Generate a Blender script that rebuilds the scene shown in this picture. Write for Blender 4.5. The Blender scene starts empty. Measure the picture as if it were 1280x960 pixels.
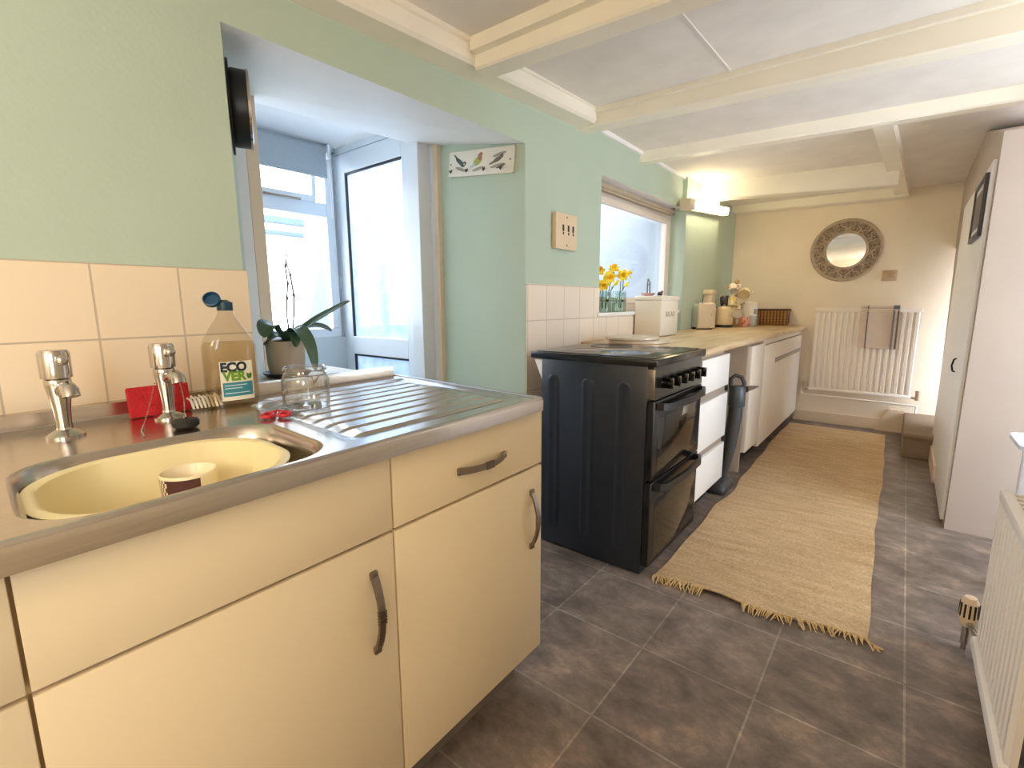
import bpy, bmesh, math, random
from mathutils import Matrix, Vector
random.seed(7)
PI = math.pi
D = bpy.data
COL = bpy.context.scene.collection
SC = bpy.context.scene


def lin(c):
    return tuple(((v / 255.0) / 12.92 if v / 255.0 <= 0.04045 else ((v / 255.0 + 0.055) / 1.055) ** 2.4) for v in c)


MATS = {}


def mat(name, rgb, rough=0.5, metal=0.0, var=0.06, scale=8.0, bump=0.0, bscale=60.0, spec=0.5, stretch=None, coat=0.0):
    """principled material with a procedural noise variation (and optional bump)"""
    if name in MATS:
        return MATS[name]
    m = D.materials.new(name)
    m.use_nodes = True
    nt = m.node_tree
    b = nt.nodes['Principled BSDF']
    c = lin(rgb)
    tc = nt.nodes.new('ShaderNodeTexCoord')
    mp = nt.nodes.new('ShaderNodeMapping')
    nt.links.new(tc.outputs['Object'], mp.inputs['Vector'])
    if stretch:
        mp.inputs['Scale'].default_value = stretch
    n = nt.nodes.new('ShaderNodeTexNoise')
    n.inputs['Scale'].default_value = scale
    n.inputs['Detail'].default_value = 4
    nt.links.new(mp.outputs['Vector'], n.inputs['Vector'])
    r = nt.nodes.new('ShaderNodeValToRGB')
    r.color_ramp.elements[0].position = 0.3
    r.color_ramp.elements[1].position = 0.7
    r.color_ramp.elements[0].color = (*[v * (1 - var) for v in c], 1)
    r.color_ramp.elements[1].color = (*[min(1, v * (1 + var)) for v in c], 1)
    nt.links.new(n.outputs['Fac'], r.inputs['Fac'])
    nt.links.new(r.outputs['Color'], b.inputs['Base Color'])
    b.inputs['Roughness'].default_value = rough
    b.inputs['Metallic'].default_value = metal
    b.inputs['Specular IOR Level'].default_value = spec
    b.inputs['Coat Weight'].default_value = coat
    if bump > 0:
        n2 = nt.nodes.new('ShaderNodeTexNoise')
        n2.inputs['Scale'].default_value = bscale
        n2.inputs['Detail'].default_value = 3
        nt.links.new(mp.outputs['Vector'], n2.inputs['Vector'])
        bp = nt.nodes.new('ShaderNodeBump')
        bp.inputs['Strength'].default_value = bump
        bp.inputs['Distance'].default_value = 0.01
        nt.links.new(n2.outputs['Fac'], bp.inputs['Height'])
        nt.links.new(bp.outputs['Normal'], b.inputs['Normal'])
    MATS[name] = m
    return m


def glass_mat(name, tint=(255, 255, 255), gloss=1.0, frosted=0.0, ior=1.45):
    """thin clear glass: transparent + fresnel gloss; frosted adds translucent diffusion with a pebbled bump"""
    m = D.materials.new(name)
    m.use_nodes = True
    nt = m.node_tree
    nt.nodes.remove(nt.nodes['Principled BSDF'])
    out = nt.nodes['Material Output']
    tr = nt.nodes.new('ShaderNodeBsdfTransparent')
    tr.inputs['Color'].default_value = (*lin(tint), 1)
    gl = nt.nodes.new('ShaderNodeBsdfGlossy')
    gl.inputs['Roughness'].default_value = 0.03
    lw = nt.nodes.new('ShaderNodeLayerWeight')
    lw.inputs['Blend'].default_value = 0.5
    pw = nt.nodes.new('ShaderNodeMath')
    pw.operation = 'POWER'
    pw.inputs[1].default_value = 4.5
    nt.links.new(lw.outputs['Facing'], pw.inputs[0])
    fr = nt.nodes.new('ShaderNodeMath')
    fr.operation = 'MULTIPLY_ADD'
    fr.inputs[1].default_value = 0.9
    fr.inputs[2].default_value = 0.04
    nt.links.new(pw.outputs[0], fr.inputs[0])
    mx = nt.nodes.new('ShaderNodeMixShader')
    base = tr
    if frosted > 0:
        tl = nt.nodes.new('ShaderNodeBsdfTranslucent')
        n = nt.nodes.new('ShaderNodeTexNoise')
        n.inputs['Scale'].default_value = 14
        n.inputs['Detail'].default_value = 5
        r = nt.nodes.new('ShaderNodeValToRGB')
        r.color_ramp.elements[0].position = 0.35
        r.color_ramp.elements[1].position = 0.65
        r.color_ramp.elements[0].color = (0.66, 0.77, 0.90, 1)
        r.color_ramp.elements[1].color = (0.84, 0.90, 1.0, 1)
        tc = nt.nodes.new('ShaderNodeTexCoord')
        nt.links.new(tc.outputs['Object'], n.inputs['Vector'])
        nt.links.new(n.outputs['Fac'], r.inputs['Fac'])
        nt.links.new(r.outputs['Color'], tl.inputs['Color'])
        nt.links.new(r.outputs['Color'], tr.inputs['Color'])
        m2 = nt.nodes.new('ShaderNodeMixShader')
        m2.inputs[0].default_value = frosted
        nt.links.new(tr.outputs[0], m2.inputs[1])
        nt.links.new(tl.outputs[0], m2.inputs[2])
        base = m2
    mul = nt.nodes.new('ShaderNodeMath')
    mul.operation = 'MULTIPLY'
    mul.inputs[1].default_value = gloss
    nt.links.new(fr.outputs[0], mul.inputs[0])
    nt.links.new(mul.outputs[0], mx.inputs[0])
    nt.links.new(base.outputs[0], mx.inputs[1])
    nt.links.new(gl.outputs[0], mx.inputs[2])
    nt.links.new(mx.outputs[0], out.inputs['Surface'])
    MATS[name] = m
    return m


def emit_mat(name, rgb, strength):
    m = D.materials.new(name)
    m.use_nodes = True
    b = m.node_tree.nodes['Principled BSDF']
    b.inputs['Base Color'].default_value = (*lin(rgb), 1)
    b.inputs['Emission Color'].default_value = (*lin(rgb), 1)
    b.inputs['Emission Strength'].default_value = strength
    return m


class B:
    """collects shapes in one bmesh"""

    def __init__(s):
        s.bm = bmesh.new()
        s.mi = 0

    def _add(s, verts, faces, M=None):
        vs = [s.bm.verts.new(M @ Vector(v) if M else v) for v in verts]
        for f in faces:
            try:
                fc = s.bm.faces.new([vs[i] for i in f])
                fc.material_index = s.mi
            except ValueError:
                pass
        return s

    def box(s, x0, x1, y0, y1, z0, z1, bev=0.0, M=None, seg=2):
        t = bmesh.new()
        bmesh.ops.create_cube(t, size=1)
        for v in t.verts:
            v.co = Vector(((x0 + x1) / 2 + v.co.x * (x1 - x0), (y0 + y1) / 2 + v.co.y * (y1 - y0), (z0 + z1) / 2 + v.co.z * (z1 - z0)))
        if bev > 0:
            bmesh.ops.bevel(t, geom=list(t.edges), offset=bev, segments=seg, affect='EDGES', profile=0.5)
        return s._merge(t, M)

    def _merge(s, t, M=None):
        t.verts.index_update()
        s._add([v.co.copy() for v in t.verts], [[v.index for v in f.verts] for f in t.faces], M)
        t.free()
        return s

    def hexa(s, p):
        """8 points: bottom 0-3 loop, top 4-7 loop"""
        return s._add(p, [(3, 2, 1, 0), (4, 5, 6, 7), (0, 1, 5, 4), (1, 2, 6, 5), (2, 3, 7, 6), (3, 0, 4, 7)])

    def prism(s, poly, axis, a0, a1, M=None):
        def P(u, v, a):
            return [(a, u, v), (u, a, v), (u, v, a)][axis]
        n = len(poly)
        vs = [P(u, v, a0) for u, v in poly] + [P(u, v, a1) for u, v in poly]
        fs = [list(range(n))[::-1], list(range(n, 2 * n))] + [(i, (i + 1) % n, n + (i + 1) % n, n + i) for i in range(n)]
        return s._add(vs, fs, M)

    def loft(s, rings, closed=True, caps=True, M=None):
        n = len(rings[0])
        vs = [p for r in rings for p in r]
        fs = []
        for k in range(len(rings) - 1):
            for i in range(n if closed else n - 1):
                j = (i + 1) % n
                fs.append((k * n + i, k * n + j, (k + 1) * n + j, (k + 1) * n + i))
        if caps:
            fs.append(list(range(n))[::-1])
            fs.append(list(range((len(rings) - 1) * n, len(rings) * n)))
        return s._add(vs, fs, M)

    def lathe(s, prof, c=(0, 0, 0), seg=28, M=None, caps=True, sx=1, sy=1):
        rings = []
        for r, z in prof:
            r = max(r, 1e-5)
            rings.append([(c[0] + sx * r * math.cos(2 * PI * i / seg), c[1] + sy * r * math.sin(2 * PI * i / seg), c[2] + z) for i in range(seg)])
        return s.loft(rings, True, caps, M)

    def cyl(s, p0, p1, r0, r1=None, seg=20):
        r1 = r0 if r1 is None else r1
        p0, p1 = Vector(p0), Vector(p1)
        M = frame(p0, p1 - p0)
        L = (p1 - p0).length
        return s.lathe([(r0, 0), (r1, L)], seg=seg, M=M)

    def tube(s, pts, r, seg=10, closed=False):
        pts = [Vector(p) for p in pts]
        n = len(pts)
        rs = r if isinstance(r, (list, tuple)) else [r] * n
        rings = []
        up = None
        for i, p in enumerate(pts):
            a = pts[(i - 1) % n] if (i > 0 or closed) else pts[i]
            b = pts[(i + 1) % n] if (i < n - 1 or closed) else pts[i]
            t = (b - a).normalized()
            if up is None:
                up = Vector((0, 0, 1)) if abs(t.z) < 0.9 else Vector((1, 0, 0))
            side = t.cross(up)
            if side.length < 1e-6:
                side = t.orthogonal()
            side.normalize()
            up = side.cross(t).normalized()
            rings.append([p + (side * math.cos(2 * PI * k / seg) + up * math.sin(2 * PI * k / seg)) * rs[i] for k in range(seg)])
        if closed:
            rings.append(rings[0])
        return s.loft(rings, True, not closed)

    def ribbon(s, pts, w, t, wdir):
        """flat strip along pts, width along wdir, thickness t"""
        wd = Vector(wdir).normalized()
        pts = [Vector(p) for p in pts]
        rings = []
        for i, p in enumerate(pts):
            a, b = pts[max(0, i - 1)], pts[min(len(pts) - 1, i + 1)]
            nn = (b - a).normalized().cross(wd).normalized()
            ww = w[i] if isinstance(w, (list, tuple)) else w
            rings.append([p - wd * ww / 2 - nn * t / 2, p + wd * ww / 2 - nn * t / 2, p + wd * ww / 2 + nn * t / 2, p - wd * ww / 2 + nn * t / 2])
        return s.loft(rings)

    def ell(s, c, r, seg=14, M=None):
        t = bmesh.new()
        bmesh.ops.create_uvsphere(t, u_segments=seg, v_segments=max(6, seg // 2), radius=1)
        rr = r if isinstance(r, (list, tuple)) else (r, r, r)
        for v in t.verts:
            v.co = Vector((c[0] + v.co.x * rr[0], c[1] + v.co.y * rr[1], c[2] + v.co.z * rr[2]))
        return s._merge(t, M)

    def grid(s, fn, nu, nv, M=None):
        vs = [fn(i / (nu - 1), j / (nv - 1)) for j in range(nv) for i in range(nu)]
        fs = [(j * nu + i, j * nu + i + 1, (j + 1) * nu + i + 1, (j + 1) * nu + i) for j in range(nv - 1) for i in range(nu - 1)]
        return s._add(vs, fs, M)


def frame(o, d, roll=0):
    """matrix at o whose z axis is d"""
    q = Vector(d).to_track_quat('Z', 'Y').to_matrix().to_4x4()
    return Matrix.Translation(Vector(o)) @ q @ Matrix.Rotation(roll, 4, 'Z')


def rrect(x0, x1, y0, y1, r, n=8):
    """rounded rectangle outline, counter-clockwise, 4*(n+1) points"""
    out = []
    for cx, cy, a in ((x1 - r, y1 - r, 0), (x0 + r, y1 - r, 90), (x0 + r, y0 + r, 180), (x1 - r, y0 + r, 270)):
        for k in range(n + 1):
            t = math.radians(a + 90.0 * k / n)
            out.append((cx + r * math.cos(t), cy + r * math.sin(t)))
    return out


def arc(c, r, a0, a1, n=8, plane='xz'):
    o = []
    for k in range(n + 1):
        a = math.radians(a0 + (a1 - a0) * k / n)
        u, v = r * math.cos(a), r * math.sin(a)
        o.append({'xz': (c[0] + u, c[1], c[2] + v), 'yz': (c[0], c[1] + u, c[2] + v), 'xy': (c[0] + u, c[1] + v, c[2])}[plane])
    return o


WM = {}   # world matrix of every root


def thing(name, loc, label, cat, group=None, rz=0.0, kind=None):
    o = D.objects.new(name, None)
    COL.objects.link(o)
    o.location = loc
    o.rotation_euler = (0, 0, rz)
    o.empty_display_size = 0.05
    WM[o.name] = Matrix.Translation(Vector(loc)) @ Matrix.Rotation(rz, 4, 'Z')
    o['label'] = label
    o['category'] = cat
    if group:
        o['group'] = group
    if kind:
        o['kind'] = kind
    return o


def mk(name, b, mats, parent=None, smooth=35, local=False, label=None, kind=None):
    """finish builder b as one mesh object. geometry is in world coordinates unless local"""
    bm = b.bm
    bmesh.ops.recalc_face_normals(bm, faces=list(bm.faces))
    me = D.meshes.new(name)
    if parent is not None:
        if not local:
            bm.transform(WM[parent.name].inverted())
        loc = None
    else:
        xs = [v.co.x for v in bm.verts]; ys = [v.co.y for v in bm.verts]; zs = [v.co.z for v in bm.verts]
        loc = Vector(((min(xs) + max(xs)) / 2, (min(ys) + max(ys)) / 2, min(zs)))
        bm.transform(Matrix.Translation(-loc))
    bm.to_mesh(me)
    bm.free()
    for m in (mats if isinstance(mats, (list, tuple)) else [mats]):
        me.materials.append(m)
    if smooth:
        me.polygons.foreach_set('use_smooth', [True] * len(me.polygons))
        me.set_sharp_from_angle(angle=math.radians(smooth))
    o = D.objects.new(name, me)
    COL.objects.link(o)
    if parent is not None:
        o.parent = parent
        WM[o.name] = WM[parent.name]
    else:
        o.location = loc
        WM[o.name] = Matrix.Translation(loc)
    if label:
        o['label'] = label
    if kind:
        o['kind'] = kind
    return o


def struct(name, b, mats, smooth=0, parent=None):
    o = mk(name, b, mats, parent, smooth)
    if parent is None:
        o['kind'] = 'structure'
    return o


def solo(name, b, mats, label, cat, group=None, smooth=35):
    o = mk(name, b, mats, None, smooth)
    o['label'] = label
    o['category'] = cat
    if group:
        o['group'] = group
    return o


def text_faces(s, size, depth=0.0006, bold=0.0, spacing=1.0):
    """vertices and faces of flat lettering in its own x-y plane, centred"""
    cu = D.curves.new('lettering', 'FONT')
    cu.body = s
    cu.size = size
    cu.extrude = depth
    cu.offset = bold
    cu.space_character = spacing
    cu.align_x = 'CENTER'
    cu.align_y = 'CENTER'
    o = D.objects.new('lettering', cu)
    COL.objects.link(o)
    dg = bpy.context.evaluated_depsgraph_get()
    me = D.meshes.new_from_object(o.evaluated_get(dg))
    vs = [v.co.copy() for v in me.vertices]
    fs = [tuple(p.vertices) for p in me.polygons]
    D.objects.remove(o)
    D.curves.remove(cu)
    D.meshes.remove(me)
    return vs, fs
# ---------------------------------------------------------------- camera
cam_d = D.cameras.new('camera')
cam = D.objects.new('camera', cam_d)
COL.objects.link(cam)
cam_d.sensor_fit = 'HORIZONTAL'
cam_d.sensor_width = 36.0
cam_d.lens = 603.9 / 1280 * 36.0
cam_d.clip_start = 0.02
yaw, pitch, roll = math.radians(38.93), math.radians(9.44), math.radians(-0.23)
fw = Vector((-math.sin(yaw) * math.cos(pitch), math.cos(yaw) * math.cos(pitch), -math.sin(pitch)))
r0 = Vector((math.cos(yaw), math.sin(yaw), 0))
u0 = r0.cross(fw)
rt = r0 * math.cos(roll) + u0 * math.sin(roll)
up = -r0 * math.sin(roll) + u0 * math.cos(roll)
Mc = Matrix((rt, up, -fw)).transposed().to_4x4()
Mc.translation = Vector((0, 0, 1.15))
cam.matrix_world = Mc
SC.camera = cam
SC.view_settings.view_transform = 'Standard'
SC.view_settings.look = 'None'
SC.view_settings.gamma = 1
SC.view_settings.use_curve_mapping = False
SC.view_settings.exposure = 0.0

# ---------------------------------------------------------------- materials
GREEN = mat('green_wall_paint', (183, 199, 182), 0.75, var=0.03, scale=3, bump=0.08, bscale=90)
CREAM = mat('cream_wall_paint', (238, 226, 208), 0.75, var=0.03, scale=3, bump=0.08, bscale=90)
WHITE = mat('white_paint', (242, 241, 240), 0.55, var=0.025, scale=4)
CEIL = mat('ceiling_paint', (234, 228, 222), 0.8, var=0.05, scale=6, bump=0.1, bscale=40)
BEAM = mat('white_beam_gloss', (246, 240, 226), 0.4, var=0.03, scale=5)
UPVC = mat('white_upvc', (226, 232, 238), 0.3, var=0.015)
TRIMC = mat('cream_trim_gloss', (226, 208, 184), 0.4, var=0.03)
BLACK = mat('black_plastic', (16, 16, 17), 0.4, var=0.15)
DARK = mat('dark_rubber', (36, 34, 34), 0.6, var=0.15)
CHROME = mat('chrome', (190, 184, 178), 0.14, 1.0, var=0.02)
STEEL = mat('brushed_steel', (200, 192, 184), 0.22, 1.0, var=0.06, scale=6, bump=0.03, bscale=30, stretch=(40, 1.5, 40))
NICKEL = mat('brushed_nickel', (150, 138, 126), 0.3, 1.0, var=0.06, stretch=(1, 1, 20))
IVORY = mat('ivory_plastic', (226, 204, 172), 0.35, var=0.03)
CLEAR = glass_mat('window_glass')
FROST = glass_mat('pebbled_door_glass', frosted=0.45)
PORC = mat('cream_laminate', (236, 218, 182), 0.4, var=0.012, scale=2)


def tile_mat(name, rgb, grout, w, h, mortar, ox, oy, plane, rough=0.18, var=0.04, mottled=False):
    m = D.materials.new(name)
    m.use_nodes = True
    nt = m.node_tree
    b = nt.nodes['Principled BSDF']
    geo = nt.nodes.new('ShaderNodeNewGeometry')
    sep = nt.nodes.new('ShaderNodeSeparateXYZ')
    nt.links.new(geo.outputs['Position'], sep.inputs[0])
    cmb = nt.nodes.new('ShaderNodeCombineXYZ')
    nt.links.new(sep.outputs[plane[0]], cmb.inputs[0])
    nt.links.new(sep.outputs[plane[1]], cmb.inputs[1])
    mp = nt.nodes.new('ShaderNodeMapping')
    mp.inputs['Location'].default_value = (-ox, -oy, 0)
    nt.links.new(cmb.outputs[0], mp.inputs[0])
    br = nt.nodes.new('ShaderNodeTexBrick')
    br.offset = 0.0
    br.squash = 1.0
    br.inputs['Scale'].default_value = 1.0
    br.inputs['Brick Width'].default_value = w
    br.inputs['Row Height'].default_value = h
    br.inputs['Mortar Size'].default_value = mortar
    br.inputs['Mortar Smooth'].default_value = 0.3
    c = lin(rgb)
    br.inputs['Color1'].default_value = (*[v * (1 - var) for v in c], 1)
    br.inputs['Color2'].default_value = (*[v * (1 + var) for v in c], 1)
    br.inputs['Mortar'].default_value = (*lin(grout), 1)
    nt.links.new(mp.outputs[0], br.inputs['Vector'])
    col = br.outputs['Color']
    bump_h = br.outputs['Fac']
    if mottled:
        n1 = nt.nodes.new('ShaderNodeTexNoise'); n1.inputs['Scale'].default_value = 6; n1.inputs['Detail'].default_value = 9; n1.inputs['Roughness'].default_value = 0.74
        n1.inputs['Distortion'].default_value = 0.25
        mp2 = nt.nodes.new('ShaderNodeMapping'); mp2.inputs['Scale'].default_value = (1.0, 1.35, 1.0); mp2.inputs['Rotation'].default_value = (0, 0, 0.5)
        nt.links.new(geo.outputs['Position'], mp2.inputs[0]); nt.links.new(mp2.outputs[0], n1.inputs['Vector'])
        rp = nt.nodes.new('ShaderNodeValToRGB')
        rp.color_ramp.elements[0].position = 0.36; rp.color_ramp.elements[0].color = (0.50, 0.48, 0.46, 1)
        rp.color_ramp.elements[1].position = 0.72; rp.color_ramp.elements[1].color = (2.1, 1.85, 1.65, 1)
        e = rp.color_ramp.elements.new(0.54); e.color = (0.98, 0.97, 0.96, 1)
        nt.links.new(n1.outputs['Fac'], rp.inputs['Fac'])
        mx = nt.nodes.new('ShaderNodeMix'); mx.data_type = 'RGBA'; mx.blend_type = 'MULTIPLY'; mx.inputs[0].default_value = 0.95
        nt.links.new(col, mx.inputs[6]); nt.links.new(rp.outputs['Color'], mx.inputs[7])
        col = mx.outputs[2]
    nt.links.new(col, b.inputs['Base Color'])
    b.inputs['Roughness'].default_value = rough
    bp = nt.nodes.new('ShaderNodeBump')
    bp.invert = True
    bp.inputs['Strength'].default_value = 0.35
    bp.inputs['Distance'].default_value = 0.002
    nt.links.new(bump_h, bp.inputs['Height'])
    nt.links.new(bp.outputs['Normal'], b.inputs['Normal'])
    return m


FLOORM = tile_mat('slate_effect_lino', (132, 119, 111), (160, 149, 138), 0.345, 0.345, 0.0035, 0.11, 1.07, (0, 1), rough=0.42, var=0.10, mottled=True)
TILE1 = tile_mat('cream_wall_tiles_sink', (238, 220, 192), (196, 180, 158), 0.172, 0.172, 0.0025, 0.272, 1.072, (1, 2))
TILE2 = tile_mat('cream_wall_tiles_cooker', (238, 224, 208), (205, 190, 172), 0.162, 0.176, 0.0025, 2.075, 1.066, (1, 2))

# ---------------------------------------------------------------- room shell
WX = -1.45
YB = 5.45
YN = -1.6
b = B(); b.box(-3.4, 1.35, YN - 0.1, YB + 0.1, -0.06, 0.0)
struct('floor', b, FLOORM)

# left wall: thick cottage wall with the porch opening and the window recess
b = B()
XO = -2.05
b.box(XO, WX, YN, 0.604, 0.0, 1.80)                                   # before the opening (below soffit level)
b.prism([(WX, 0.604), (XO, 0.604), (XO, 0.865)], 2, 0.0, 2.0)         # splayed left reveal
b.box(XO, WX, YN, 0.604, 1.80, 2.35)
b.hexa([(WX, 0.604, 1.870), (-2.18, 0.604, 1.955), (-2.18, 1.90, 2.012), (WX, 1.90, 1.882), (WX, 0.604, 2.35), (-2.18, 0.604, 2.35), (-2.18, 1.90, 2.35), (WX, 1.90, 2.35)])   # lintel above the opening with rising soffit
b.box(XO, WX, 1.90, 2.63, 0.0, 2.35)                                  # pier between opening and window
b.box(-1.60, WX, 2.63, 3.93, 0.0, 1.09)                               # under the window
b.box(-1.60, WX, 2.63, 3.93, 1.885, 2.35)                             # above the window
b.box(-1.60, WX, 3.93, YB, 0.0, 2.35)
b.box(WX, -1.415, 3.93, 4.76, 0.0, 2.2)                              # shallow pier behind the strip light
for f in b.bm.faces:
    n = f.normal
f_bm = b.bm
f_bm.normal_update()
bmesh.ops.recalc_face_normals(f_bm, faces=list(f_bm.faces))
for f in f_bm.faces:
    c = f.calc_center_median()
    if f.normal.z < -0.7 and 1.8 < c.z < 2.0:
        f.material_index = 1
struct('wall_left', b, [GREEN, WHITE])

b = B(); b.box(-1.7, 1.35, YB, YB + 0.1, 0, 2.4)
struct('wall_back', b, CREAM)
b = B(); b.box(-2.05, 1.35, YN - 0.1, YN, 0, 2.4)
struct('wall_front', b, CREAM)
# right wall: near part carries the radiator, then an alcove lit by its own window
b = B()
b.box(0.40, 0.50, YN, -1.2, 0, 2.4)                 # near part; the opening after it is added for fill light
b.box(0.40, 0.50, -1.2, -0.4, 0, 0.92)
b.box(0.40, 0.50, -1.2, -0.4, 1.95, 2.4)
b.box(0.40, 0.50, -0.4, 2.13, 0, 2.4)
b.box(0.50, 1.25, 2.05, 2.13, 0, 2.4)
b.box(1.25, 1.35, 2.05, 3.3, 0, 0.12)
b.box(1.25, 1.35, 2.05, 3.3, 2.05, 2.4)
b.box(1.25, 1.35, 2.05, 2.17, 0.12, 2.05)
b.box(1.25, 1.35, 3.17, 3.3, 0.12, 2.05)
struct('wall_right', b, CREAM)
# cupboard / stair partition at the right, lower at its near end, old leaning far jamb
b = B()
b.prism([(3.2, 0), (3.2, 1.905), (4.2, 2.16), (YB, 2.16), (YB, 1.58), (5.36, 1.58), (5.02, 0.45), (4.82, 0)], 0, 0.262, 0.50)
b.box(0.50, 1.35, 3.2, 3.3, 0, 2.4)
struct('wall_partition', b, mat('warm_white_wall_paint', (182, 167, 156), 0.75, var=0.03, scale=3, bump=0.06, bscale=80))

# ceiling: near field slightly tilted, far field lower
def zc(x, y):
    return 2.135 + 0.03 * (y - 2.35) + 0.035 * (x + 1.34)
b = B()
x0, x1 = -2.1, 1.35
b.hexa([(x0, YN, zc(x0, YN)), (x1, YN, zc(x1, YN)), (x1, 2.62, zc(x1, 2.62)), (x0, 2.45, zc(x0, 2.45)),
        (x0, YN, 2.5), (x1, YN, 2.5), (x1, 2.62, 2.5), (x0, 2.45, 2.5)])
b.hexa([(x0, 2.45, 2.125), (x1, 2.62, 2.14), (x1, YB + 0.1, 2.095), (x0, YB + 0.1, 2.095),
        (x0, 2.45, 2.5), (x1, 2.62, 2.5), (x1, YB + 0.1, 2.5), (x0, YB + 0.1, 2.5)])
struct('ceiling', b, CEIL)
b = B()
b.hexa([(-0.714, 1.56, zc(-0.71, 1.56) - 0.004), (-0.704, 1.56, zc(-0.71, 1.56) - 0.004), (-0.704, 2.44, zc(-0.71, 2.44) - 0.004), (-0.714, 2.44, zc(-0.71, 2.44) - 0.004), (-0.714, 1.56, 2.2), (-0.704, 1.56, 2.2), (-0.704, 2.44, 2.2), (-0.714, 2.44, 2.2)])
struct('trim_1', b, CEIL)


def beam(name, pL, pR, wid, zt, bev=0.008, m=BEAM):
    """beam from pL to pR (near bottom edge), wid deep away from the camera, up to height zt"""
    pL, pR = Vector(pL), Vector(pR)
    d = (pR - pL); d.z = 0; d.normalize()
    n = Vector((-d.y, d.x, 0))
    b = B()
    def sect(p):
        q = [p + n * 0.0 + Vector((0, 0, bev)), p + n * bev, p + n * (wid - bev), p + n * wid + Vector((0, 0, bev))]
        q = [Vector(v) for v in q]
        a = p + n * wid; a.z = zt
        c = Vector(p); c.z = zt
        return q + [a, c]
    b.loft([sect(pL), sect(pR)])
    # slim moulding under the ceiling on the near face
    return struct(name, b, m)


# wall beam along the left wall
b = B()
def wb(y):
    zb = 2.0 + 0.0437 * (y - 0.8)
    return [(WX - 0.02, y, zb), (-1.352, y, zb), (-1.34, y, zb + 0.012), (-1.34, y, zb + 0.062), (-1.330, y, zb + 0.066), (-1.330, y, zb + 0.2), (WX - 0.02, y, zb + 0.2)]
b.loft([wb(YN), wb(0.0), wb(1.2), wb(2.36)])
struct('trim_2', b, BEAM)
beam('trim_3', (-1.345, 1.45, 2.012), (0.42, 1.60, 2.03), 0.10, 2.3)
beam('trim_4', (-1.45, 2.355, 2.056), (1.3, 2.68, 2.075), 0.10, 2.35)
beam('trim_5', (-1.45, 3.13, 2.057), (1.3, 3.44, 2.062), 0.09, 2.3)
beam('trim_6', (-1.45, 4.24, 1.992), (-0.13, 4.41, 1.948), 0.12, 2.3)
beam('trim_7', (-1.45, 5.31, 2.035), (-0.10, 5.31, 2.012), 0.14, 2.3)
b = B()
b.hexa([(-0.236, 3.30, 2.057), (-0.150, 3.30, 2.057), (-0.075, YB, 2.03), (-0.165, YB, 2.03),
        (-0.236, 3.30, 2.3), (-0.150, 3.30, 2.3), (-0.075, YB, 2.3), (-0.165, YB, 2.3)])
struct('trim_8', b, BEAM)
# slim cover strips where beams meet the ceiling
b = B()
b.loft([[(-1.335, 1.415, 2.06), (-1.335, 1.46, 2.06), (-1.335, 1.46, 2.2), (-1.335, 1.415, 2.2)], [(0.42, 1.565, 2.135), (0.42, 1.61, 2.135), (0.42, 1.61, 2.25), (0.42, 1.565, 2.25)]])
b.loft([[(-1.40, 2.335, 2.112), (-1.40, 2.36, 2.112), (-1.40, 2.36, 2.2), (-1.40, 2.335, 2.2)], [(1.3, 2.655, 2.20), (1.3, 2.69, 2.20), (1.3, 2.69, 2.3), (1.3, 2.655, 2.3)]])
struct('trim_9', b, BEAM)
b = B(); b.box(WX - 0.01, WX + 0.02, 2.46, 3.95, 2.100, 2.135, 0.004)
struct('trim_10', b, WHITE)

# tiles
b = B(); b.box(WX - 0.01, WX + 0.007, YN, 0.612, 0.86, 1.245, 0.002)
struct('trim_11', b, TILE1)
b = B()
b.box(WX - 0.01, WX + 0.007, 1.903, 2.628, 0.6, 1.247, 0.002)
b.box(WX - 0.01, WX + 0.007, 2.628, 3.14, 0.6, 1.092, 0.002)
struct('trim_12', b, TILE2)

# porch seen through the opening
PW = mat('porch_wall_paint', (204, 214, 216), 0.7, var=0.03)
b = B()
b.box(-3.15, XO, 0.35, 0.45, 0, 2.3)
b.box(-3.15, -3.02, 0.45, 1.95, 0, 0.93)
b.box(-3.15, -3.02, 0.45, 1.95, 2.13, 2.3)
b.box(-3.15, -3.02, 0.45, 0.62, 0.93, 2.13)
b.box(-3.15, -3.06, 1.875, 1.96, 0, 2.3)
struct('wall_porch', b, PW)
b = B(); b.box(-3.2, XO, 0.35, 1.97, 2.15, 2.3)
struct('trim_13', b, WHITE)
# frame posts at the back of the thick wall
b = B()
b.box(XO - 0.11, XO, 0.50, 0.905, 0, 1.97)
b.box(XO - 0.13, XO - 0.006, 1.885, 1.99, 0, 2.16)
b.box(XO - 0.13, XO - 0.04, 1.80, 1.885, 0, 2.16, 0.004)
struct('trim_14', b, UPVC)
b = B()
b.box(XO - 0.04, XO + 0.001, 0.9055, 0.955, 0, 1.955, 0.003)
b.box(XO - 0.004, XO + 0.03, 1.872, 1.905, 0, 1.99, 0.003)
struct('trim_15', b, TRIMC)
# ledge with the orchid behind the sink
b = B()
b.box(-1.90, -1.465, 0.60, 1.10, 0.865, 0.892, 0.005)
b.box(-1.86, -1.50, 0.64, 1.06, 0.0, 0.865)
struct('trim_16', b, WHITE)

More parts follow.
